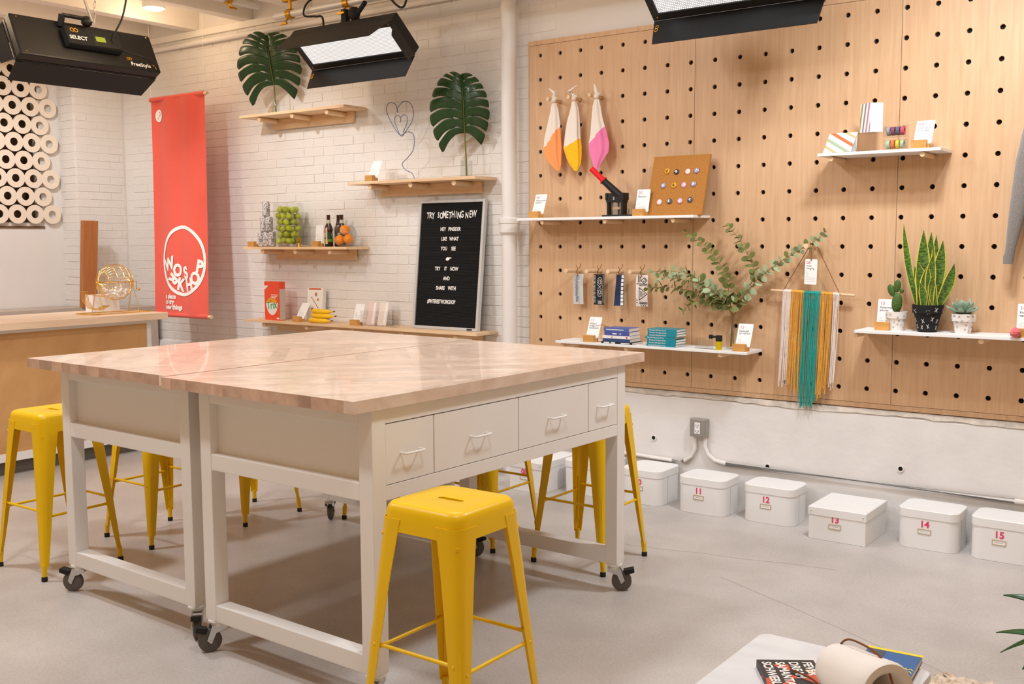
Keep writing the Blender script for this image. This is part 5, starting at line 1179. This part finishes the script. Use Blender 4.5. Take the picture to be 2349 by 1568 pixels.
hp = [(-4.869, 1.981), (-4.893, 2.012), (-4.961, 2.045), (-4.981, 2.085), (-4.931, 2.121), (-4.878, 2.169), (-4.865, 2.243), (-4.888, 2.289), (-4.948, 2.299), (-4.985, 2.274), (-5.03, 2.313), (-5.098, 2.408), (-5.122, 2.47), (-5.1, 2.51), (-5.046, 2.5), (-5.023, 2.456), (-5.015, 2.438), (-5.018, 2.462), (-4.965, 2.506), (-4.904, 2.495), (-4.873, 2.436), (-4.886, 2.378), (-4.928, 2.321), (-4.985, 2.28), (-5.021, 2.327), (-5.049, 2.389), (-5.032, 2.418), (-4.999, 2.407), (-4.992, 2.37), (-4.988, 2.4), (-4.954, 2.418), (-4.926, 2.396), (-4.939, 2.352), (-4.973, 2.3)]
hp[0] = (-4.869, Z2 + .002)
o_ = cable('x', [(x, 5.5 + .004 * math.sin(k), z_) for k, (x, z_) in enumerate(hp)], .0028, mat('grey_wire', C(120, 128, 150), .5, metal=.5), 'wire_heart'); tag(o_, 'double heart bent from thin grey wire, standing on the pine shelf', 'wire heart')
# cans
def can_mesh():
    return MB().lathe([(.020, 0), (.026, .004), (.0295, .010), (.0295, .104), (.026, .112), (.0255, .116), (.023, .115)], 24)
def can_mat():
    m = mat('can_print', C(196, 194, 192), .4); N = m.node_tree.nodes; L = m.node_tree.links; b = N['Principled BSDF']
    tc = N.new('ShaderNodeTexCoord'); v_ = N.new('ShaderNodeTexVoronoi'); v_.inputs['Scale'].default_value = 150; v_.distance = 'MANHATTAN'; L.new(tc.outputs['Object'], v_.inputs[0])
    cr = N.new('ShaderNodeValToRGB'); cr.color_ramp.interpolation = 'CONSTANT'; e = cr.color_ramp.elements; e[0].color = C(214, 210, 208); e[1].position = .35; e[1].color = C(138, 130, 128); el = e.new(.62); el.color = C(222, 218, 214); el = e.new(.93); el.color = C(206, 140, 60)
    L.new(v_.outputs['Color'], cr.inputs[0]); L.new(cr.outputs[0], b.inputs['Base Color']); return m
cme = can_mesh().mesh('wrap', can_mat(), smooth=True, angle=40); lid_me = MB().lathe([(.001, .1145), (.0225, .1145)], 20, caps=False).mesh('can_lid', M_chrome)
for (dx, row, lb) in ((0, 0, 'left can in the bottom row of the can pyramid'), (.0615, 0, 'middle can in the bottom row of the can pyramid'), (.123, 0, 'right can in the bottom row of the can pyramid'), (.031, 1, 'left can in the middle row of the can pyramid'), (.0925, 1, 'right can in the middle row of the can pyramid'), (.0615, 2, 'can on top of the can pyramid')):
    c = thing('drink_can', 'patterned silver ' + lb, 'can', (-6.445 + dx, 5.47, Z3 + .1165 * row), random.uniform(0, 6), 'patterned drink cans'); inst('wrap', cme, c); inst('can_lid', lid_me, c)
# limes
lv = thing('lime_vase', 'tall clear square glass vase filled with limes', 'vase', (-6.165, 5.50, Z3))
def sq(w_, z_): return [(x, y, z_) for x, y in rrect(w_, w_, .012, 4)]
MB().loft([sq(.17, 0), sq(.17, .335), sq(.162, .335), sq(.162, .018)]).build('glass', M_acryl, lv, smooth=True, angle=40)
lmes = MB(); lmes.lathe([(.001, -.030), (.006, -.027), (.016, -.022), (.024, -.008), (.025, .004), (.020, .018), (.009, .026), (.004, .031), (.001, .032)], 16, caps=False); lmesh = lmes.mesh('lime', M_lime, smooth=True, angle=80)
rn = random.Random(4)
for lay in range(6):
    for (dx, dy) in (((-.052, -.05), (.002, -.052), (.053, -.048), (-.03, .0), (.03, .002), (-.05, .05), (.002, .05), (.052, .05)) if lay % 2 == 0 else ((-.035, -.052), (.03, -.05), (-.053, .0), (.0, .0), (.053, .002), (-.03, .05), (.03, .052))):
        o_ = inst('lime', lmesh, None, (-6.165 + dx + rn.uniform(-.003, .003), 5.50 + dy, Z3 + .046 + lay * .047 + rn.uniform(-.004, .004)), (rn.uniform(-1.2, 1.2), rn.uniform(-1.2, 1.2), rn.uniform(0, 6)), (.92, .92, .92)); tag(o_, 'green lime inside the tall glass vase', 'lime', 'limes in the glass vase')
# jigger + bar spoon
jg = thing('bar_jigger', 'small brass jigger beside the limes', 'jigger', (-5.985, 5.44, Z3)); MB().lathe([(.016, 0), (.006, .028), (.018, .062), (.0165, .062), (.005, .03)], 18).build('cups', M_brass, jg, smooth=True)
tag(MB().tube([(-5.95, 5.43, Z3 + .012), (-5.86, 5.43, Z3 + .006), (-5.81, 5.43, Z3 + .005)], [.007, .0035, .003], 8).build('bar_spoon', M_chrome, None, smooth=True), 'metal bar tool lying on the pine shelf by the jigger', 'bar tool')
bgl = thing('glass_carafe', 'tall narrow clear glass bottle right of the limes', 'bottle', (-6.02, 5.555, Z3)); MB().lathe([(.03, 0), (.032, .02), (.032, .15), (.013, .20), (.013, .26), (.011, .26), (.011, .2), (.029, .15), (.029, .01)], 20).build('glass', M_glass, bgl, smooth=True)
# bottles
for (x, y, lb, lm) in ((-5.722, 5.495, 'brown beer bottle with green label, left of the pair', M_labelgreen), (-5.62, 5.53, 'brown beer bottle with green label behind the orange bowl', M_labelgreen), (-5.685, 5.56, 'brown bottle at the back, between the two labelled ones', None)):
    b_ = thing('beer_bottle', lb, 'bottle', (x, y, Z3), 0, 'brown beer bottles')
    MB().lathe([(.028, 0), (.031, .004), (.031, .125), (.027, .145), (.016, .175), (.0135, .20), (.0125, .222), (.0145, .224), (.0145, .23), (.012, .231)], 24).build('glass', M_brown, b_, smooth=True)
    MB().cyl((0, 0, .2312), (0, 0, .235), .013, n=18).build('cap', M_black, b_)
    if lm:
        l_ = MB().lathe([(.0315, .035), (.0315, .105)], 24, caps=False).build('label', lm, b_, smooth=True); MB().lathe([(.0317, .035), (.0317, .055)], 24, caps=False).build('label_band', M_labellime, l_, smooth=True)
        wp = MB()
        for k in range(3):
            for q in range(6): a = -PI / 2 - .55 + .17 * q; zz = .074 + .010 * k; wp.add([(.0319 * math.cos(a + s_), .0319 * math.sin(a + s_), zz + e) for s_, e in ((0, 0), (.13, 0), (.13, .006), (0, .006))], [(0, 1, 2, 3)])
        wp.build('label_print', M_whiteprint, l_); MB().lathe([(.0178, .172), (.0145, .198)], 20, caps=False).build('neck_label', mat('pale_label', C(190, 190, 166), .5), b_, smooth=True)
mu = thing('muddler', 'wooden muddler with dark foot standing before the bottles', 'muddler', (-5.683, 5.435, Z3)); MB().lathe([(.009, .02), (.006, .06), (.007, .135), (.004, .14)], 14).build('handle', M_dowel, mu, smooth=True); MB().lathe([(.014, 0), (.014, .012), (.009, .02)], 14).build('foot', M_rubber, mu, smooth=True)
obw = thing('fruit_bowl', 'tilted round clear glass bowl of oranges', 'bowl', (-5.515, 5.45, Z3))
MB().lathe([(.02, .0), (.055, .012), (.085, .05), (.093, .09), (.085, .125), (.06, .155), (.057, .153), (.081, .124), (.089, .09), (.081, .052), (.052, .016), (.015, .006)], 28).build('glass', M_acryl, obw, smooth=True)
for (dx, dy, dz, lb) in ((-.038, -.01, .050, 'left orange at the bottom of the glass bowl'), (.038, .004, .056, 'right orange in the glass bowl'), (.004, .004, .122, 'top orange in the glass bowl')):
    o_ = tag(MB().ball((0, 0, 0), .037, (1, 1, .94), 22, 14).build('orange', M_orange, None, (-5.515 + dx, 5.45 + dy, Z3 + dz), (.4, .3, 0), smooth=True), lb, 'orange', 'oranges in the bowl')
# cereal box
cb = thing('cereal_box', 'red cereal box with a white bowl printed on its front', 'cereal box', (-6.315, 5.475, Z4), -.06)
MB().bx(-.093, .093, -.028, .028, 0, .30).build('carton', M_cereal, cb, bevel=.001)
pr2 = MB(); n = 24
pr2.add([(-.072 + .144 * k / n, -.0286, .135) for k in range(n + 1)] + [(.072 * math.cos(-PI * k / n), -.0286, .135 + .095 * math.sin(-PI * k / n)) for k in range(1, n)], [tuple(range(2 * n))]); pr2.build('bowl_print', M_whiteprint, cb)
tx = MB(); text(tx, 'Trix', .082, (-.062, -.0292, .082), ax=(.99, 0, .12), ay=(-.1, 0, 1), bold=.0015, wide=.9); tx.build('lettering', M_green, cb)
lp = MB(); rn = random.Random(6)
for k in range(34):
    x = rn.uniform(-.06, .06); zz = .138 + rn.uniform(0, .036) * (1 - (x / .07) ** 2); r = .008; lp.add([(x + r * math.cos(2 * PI * q / 10), -.0290 - k * .00001, zz + r * math.sin(2 * PI * q / 10)) for q in range(10)], [tuple(range(10))])
lp.build('cereal_print', M_loop, cb); MB().add([(-.09, -.0287, .268), (-.04, -.0287, .268), (-.09, -.0287, .235)], [(0, 1, 2)]).bx(-.01, .075, -.0287, -.0284, .195, .200).bx(-.01, .068, -.0287, -.0284, .184, .189).bx(-.01, .055, -.0287, -.0284, .173, .178).bx(.055, .085, -.0287, -.0284, .01, .022).build('corner_print', M_whiteprint, cb)
MB().bx(.0931, .0936, -.026, .026, .004, .245).build('side_panel', M_cartongrey, cb)
gb = thing('cracker_box', 'white carton with brown print standing behind the bananas', 'carton', (-5.955, 5.565, Z4), .12); gb.rotation_euler = (-.08, 0, .12)
MB().bx(-.075, .075, -.02, .02, 0.001, .255).build('carton', mat('white_carton', C(240, 234, 226), .5), gb, bevel=.001)
mk = MB()
for k in range(9): mk.ball((-.03 + .012 * k, -.0204, .18 - .015 * k), .009, (.6, .05, .9), 8, 6)
mk.ball((.01, -.0204, .205), .016, (.8, .05, 1), 10, 8).ball((.03, -.0204, .165), .012, (.8, .05, 1), 10, 8).ball((-.02, -.0204, .09), .014, (1, .05, .9), 10, 8); mk.build('brown_print', mat('toffee_print', C(196, 130, 84), .6), gb)
MB().bx(-.0755, -.0751, -.018, .018, .004, .25).bx(-.06, .06, -.0206, -.0201, .24, .252).build('edge_print', M_redprint, gb)
# bananas
def banana(label, x, y, z_, rz, L, flip=1):
    pts = []; rad = []
    for k in range(13):
        t = k / 12; a = (t - .5) * 1.3; pts.append((L * .5 * math.sin(a) / math.sin(.65), -.055 * (1 - math.cos(a)) / (1 - math.cos(.65)) * -.5, 0)); rad.append(.0045 if k in (0,) else (.0185 * min(1, .35 + 2.4 * math.sin(PI * min(.98, max(.02, t))) ** .9 * .45)))
    rad[-1] = .004; rad[-2] = .008
    t = thing('banana', label, 'banana', (x, y, z_), rz, 'bananas')
    MB().tube(pts, rad, 9).build('peel', M_banana, t, smooth=True, angle=60); MB().cyl(pts[-1], (pts[-1][0] + .014, pts[-1][1] + .006, .005), .0045, .004, 8).cyl((pts[0][0] - .004, pts[0][1], 0), pts[0], .003, .0045, 8).build('tip', M_bantip, t)
banana('lowest yellow banana of the stack on the pine shelf', -5.80, 5.43, Z4 + .0185, -.05, .25); banana('middle yellow banana of the stack on the pine shelf', -5.785, 5.45, Z4 + .0525, .0, .25); banana('top yellow banana of the stack on the pine shelf', -5.795, 5.455, Z4 + .0865, -.03, .235)
# acrylic tray with cards
at_ = thing('card_tray', 'clear acrylic tray holding pale photo cards on the low pine shelf', 'tray', (-5.25, 5.50, Z4))
MB().bx(-.11, .11, -.06, .06, 0, .003).bx(-.11, .11, -.06, -.057, .003, .11).bx(-.11, .11, .057, .06, .003, .11).bx(-.11, -.107, -.057, .057, .003, .11).bx(.107, .11, -.057, .057, .003, .11).build('tray', M_acryl, at_)
for k, (x, lb, m_) in enumerate(((-.06, 'pale pink photo card, left in the clear tray', mat('pink_photo', C(238, 208, 202), .3)), (.045, 'peach and white photo card, right in the clear tray', mat('peach_photo', C(240, 222, 210), .3)))):
    t = thing('photo_card', lb, 'card', (-5.25 + x, 5.49 + .01 * k, Z4 + .0035), 0, 'photo cards in the tray'); t.rotation_euler = (-.25, 0, .05)
    MB().bx(-.042, .042, -.001, .001, 0, .17).build('print', m_, t); MB().bx(.012, .03, -.0015, -.0011, .01, .165).build('white_stripe', M_paper, t)
acl = thing('acrylic_stand', 'small clear acrylic stand right of the card tray', 'stand', (-5.06, 5.47, Z4)); MB().bx(-.04, .04, -.03, .03, 0, .003).bx(-.04, .04, .025, .028, .003, .15).build('plate', M_acryl, acl)

# ------------------------------------------------------------------ letter board
lb = thing('letter_board', 'tall black felt letter board with pale frame leaning on the brick wall', 'letter board', (-4.615, 5.50, Z4 + .001)); lb.rotation_euler = (-.11, 0, 0)
LW, LH = .585, .895
MB().bx(-LW / 2 + .02, LW / 2 - .02, .006, .02, .02, LH - .02).build('felt_panel', M_felt, lb)
fe = MB()
for k in range(106): zz = .024 + k * .008; fe.add([(-LW / 2 + .02, .0055, zz), (LW / 2 - .02, .0055, zz), (LW / 2 - .02, .0025, zz + .003), (-LW / 2 + .02, .0025, zz + .003), (-LW / 2 + .02, .0055, zz + .006), (LW / 2 - .02, .0055, zz + .006)], [(0, 1, 2, 3), (3, 2, 5, 4)])
fe.build('felt_ribs', M_felt, lb)['kind'] = 'stuff'
for nm, a in (('frame_side', (-LW / 2, -LW / 2 + .02, 0, LH)), ('frame_side', (LW / 2 - .02, LW / 2, 0, LH)), ('frame_rail', (-LW / 2 + .02, LW / 2 - .02, 0, .02)), ('frame_rail', (-LW / 2 + .02, LW / 2 - .02, LH - .02, LH))): MB().bx(a[0], a[1], -.006, .026, a[2], a[3]).build(nm, M_alu, lb, bevel=.002)
def row(s_, f, size, cx=0., bold=.0008, wide=1.):
    m_ = MB(); text(m_, s_, size, (cx, .001, LH * (1 - f) - size * .35), align='CENTER', bold=bold, wide=wide); m_.build('letter_row', M_whiteprint, lb)
rj = random.Random(3)
for word, x0, x1 in (('TRY', -.222, -.152), ('SOMETHING', -.128, .108), ('NEW', .122, .215)):
    for k, ch_ in enumerate(word):
        m_ = MB(); text(m_, ch_, .064 * rj.uniform(.85, 1.1), (x0 + (x1 - x0) * (k + .5) / len(word), .001, LH * (1 - .115) - .022 + rj.uniform(-.005, .005)), align='CENTER', bold=.0012, wide=.62); m_.build('letter', M_whiteprint, lb)
for s_, f, cx in (('HEY   PINSIDER', .225, 0), ('LIKE   WHAT', .30, 0), ('YOU     SEE', .375, -.01), ('TRY     IT    NOW', .53, -.015), ('AND', .605, -.01), ('SHARE    WITH', .68, -.01)): row(s_, f, .036, cx, .0010, .74)
row('#PINTERESTWORKSHOP', .785, .038, -.045, .0010, .60)
zz = LH * (1 - .455); lt = MB().add([(x, .001, zz + y) for x, y in ((-.025, -.010), (-.008, -.012), (.005, -.007), (.006, .002), (.024, .004), (.024, .009), (.0, .010), (-.010, .012), (-.025, .005))], [tuple(range(9))])
lt.build('pointing_hand', M_whiteprint, lb)
MB().bx(.2, .245, -.0065, -.0061, .003, .016).build('maker_label', M_ink, lb)

# ------------------------------------------------------------------ coffee table, rug, plant
cf = thing('coffee_table', 'low table with white marble top and yellow metal frame at lower right', 'table', (-.885, 2.28, 0))
M_marble = mat('marble', C(222, 223, 226), .3, noise=.09, nscale=6, coat=.1, stretch=(1, 2.5, 1))
MB().loft([[(x, y, z_) for x, y in rrect(.46 - e, .84 - e, .03, 6)] for z_, e in ((.43, .004), (.433, 0), (.447, 0), (.45, .004))]).build('marble_top', M_marble, cf, smooth=True, angle=40)
for sx in (-.205, .222):
    MB().tube([(sx, -.38, .0085), (sx, -.38, .42), (sx, .38, .42), (sx, .38, .0085)], .008, 8).build('frame_leg', M_yellow, cf)
def tbook(label, loc, rz, w_, l, h, cm, name='book'):
    t = thing(name, label, 'book', loc, rz, 'books on the marble table'); MB().bx(-w_ / 2, w_ / 2, -l / 2, l / 2, h - .0015, h).bx(-w_ / 2, w_ / 2, -l / 2, l / 2, 0, .0015).bx(-w_ / 2, -w_ / 2 + .002, -l / 2, l / 2, .0015, h - .0015).build('cover', cm, t); MB().bx(-w_ / 2 + .0022, w_ / 2 - .001, -l / 2 + .001, l / 2 - .001, .0016, h - .0016).build('pages', M_pages, t); return t
M_floral = mat('floral_cover', C(40, 30, 30), .5); N = M_floral.node_tree.nodes; v_ = N.new('ShaderNodeTexVoronoi'); v_.inputs['Scale'].default_value = 26; tc = N.new('ShaderNodeTexCoord'); M_floral.node_tree.links.new(tc.outputs['Object'], v_.inputs[0]); cr = N.new('ShaderNodeValToRGB'); cr.color_ramp.interpolation = 'CONSTANT'; e = cr.color_ramp.elements; e[0].color = C(46, 36, 36); e[1].position = .55; e[1].color = C(206, 82, 44); el = e.new(.8); el.color = C(226, 168, 72); M_floral.node_tree.links.new(v_.outputs['Color'], cr.inputs[0]); M_floral.node_tree.links.new(cr.outputs[0], N['Principled BSDF'].inputs['Base Color'])
tb = tbook('dark floral book with white title lying on the marble table', (-.915, 2.42, .4502), .60, .145, .20, .02, M_floral)
tx = MB()
for k, s_ in enumerate(('FEVER', 'DREAM', 'SAMANTA', 'SCHWEBLIN')): text(tx, s_, .034, (.052 - .0 , .085 - .05 * k - .012, .0206), (-1, 0, 0), (0, 1, 0), bold=.0012, wide=.8) if False else text(tx, s_, .032, (.040 - .034 * k, .085, .0206), (0, -1, 0), (1, 0, 0), bold=.0010, wide=.95)
tx.build('lettering', M_whiteprint, tb)
tb2 = tbook('blue paperback with yellow border lying on the marble table', (-.752, 2.635, .4502), .08, .135, .20, .018, M_bluecover)
MB().bx(-.07, .07, .085, .0995, .0181, .0186).build('yellow_border', M_yprint, tb2); MB().bx(-.06, -.02, .03, .08, .0181, .0186).build('dark_print', M_greyprint, tb2)
zg = MB()
for r in range(3):
    for k in range(5): x = -.0 + .013 * k; y = -.055 + .018 * r; zg.add([(x, y, .0186), (x + .0065, y + .010, .0186), (x + .013, y, .0186), (x + .013, y + .005, .0186), (x + .0065, y + .015, .0186), (x, y + .005, .0186)], [(0, 1, 4, 5), (1, 2, 3, 4)])
zg.build('zigzag_print', M_yprint, tb2)
bell = thing('ceramic_bell', 'white ceramic hanging bell lying on its side on the marble table', 'bell', (-.735, 2.36, .452)); bell.rotation_euler = (PI / 2 - .05, 0, .95)
MB().lathe([(.010, -.122), (.034, -.114), (.055, -.092), (.064, -.05), (.067, .0), (.071, .06), (.074, .092), (.070, .104), (.058, .106), (.047, .098), (.042, .07), (.044, .0), (.04, -.05), (.03, -.085), (.006, -.098)], 36, (0, .0745, 0)).build('shell', M_ceramic, bell, smooth=True, angle=50)
MB().ball((0, .052, .055), .018).build('clapper', M_dowel, bell, smooth=True)
cable('thin dark cord draped over the white ceramic bell', [(-.93, 2.44, .476), (-.87, 2.41, .48), (-.835, 2.40, .475), (-.82, 2.42, .53), (-.79, 2.41, .592), (-.74, 2.375, .608), (-.68, 2.335, .60), (-.645, 2.305, .56), (-.63, 2.29, .50)], .0025, M_cord, 'cord')
rg_ = MB(); nx, ny = 90, 90; rn = random.Random(9)
for j in range(ny + 1):
    for i in range(nx + 1): rg_.v.append((-.91 + 1.6 * i / nx + rn.uniform(-.008, .008), 2.76 + 1.03 * j / ny + rn.uniform(-.008, .008), .004 + (rn.uniform(.0, .022) if 0 < i < nx and 0 < j < ny else 0)))
for j in range(ny):
    for i in range(nx): a = j * (nx + 1) + i; rg_.f.append((a, a + 1, a + nx + 2, a + nx + 1))
ro_ = rg_.build('shag_rug', M_rug, None, smooth=True); tag(ro_, 'cream shaggy rug corner at the lower right', 'rug')
pp = thing('floor_plant', 'dark green leafy plant cropped by the right edge', 'plant', (-.33, 2.66, .0))
MB().lathe([(.10, 0), (.13, .26), (.12, .26), (.1, .2)], 24).build('planter', M_ceramic, pp, smooth=True); MB().lathe([(.001, .235), (.118, .24)], 20, caps=False).build('soil', M_soil, pp)
MB().tube([(0, 0, .22), (.01, 0, .45), (.0, .01, .72)], [.008, .006, .004], 8).build('stem', M_stem, pp, smooth=True)
for (z_, a, l, wd, dz) in ((.60, 2.9, .19, .045, -.02), (.66, 3.3, .16, .05, .04), (.52, 2.7, .15, .045, -.10), (.70, 2.2, .17, .05, .06), (.58, 4.2, .18, .05, 0), (.63, 3.0, .17, .05, -.09), (.66, .6, .2, .05, .02), (.50, .0, .2, .05, -.04), (.72, 5.2, .15, .045, .08), (.45, 3.6, .14, .04, -.08)):
    d = Vector((math.cos(a), math.sin(a), 0)); blade(pp, (0, 0, z_), tuple(Vector((0, 0, z_)) + d * l + Vector((0, 0, dz))), wd, (0, 0, -.06), Vector((0, 0, -1)), M_leafdark)
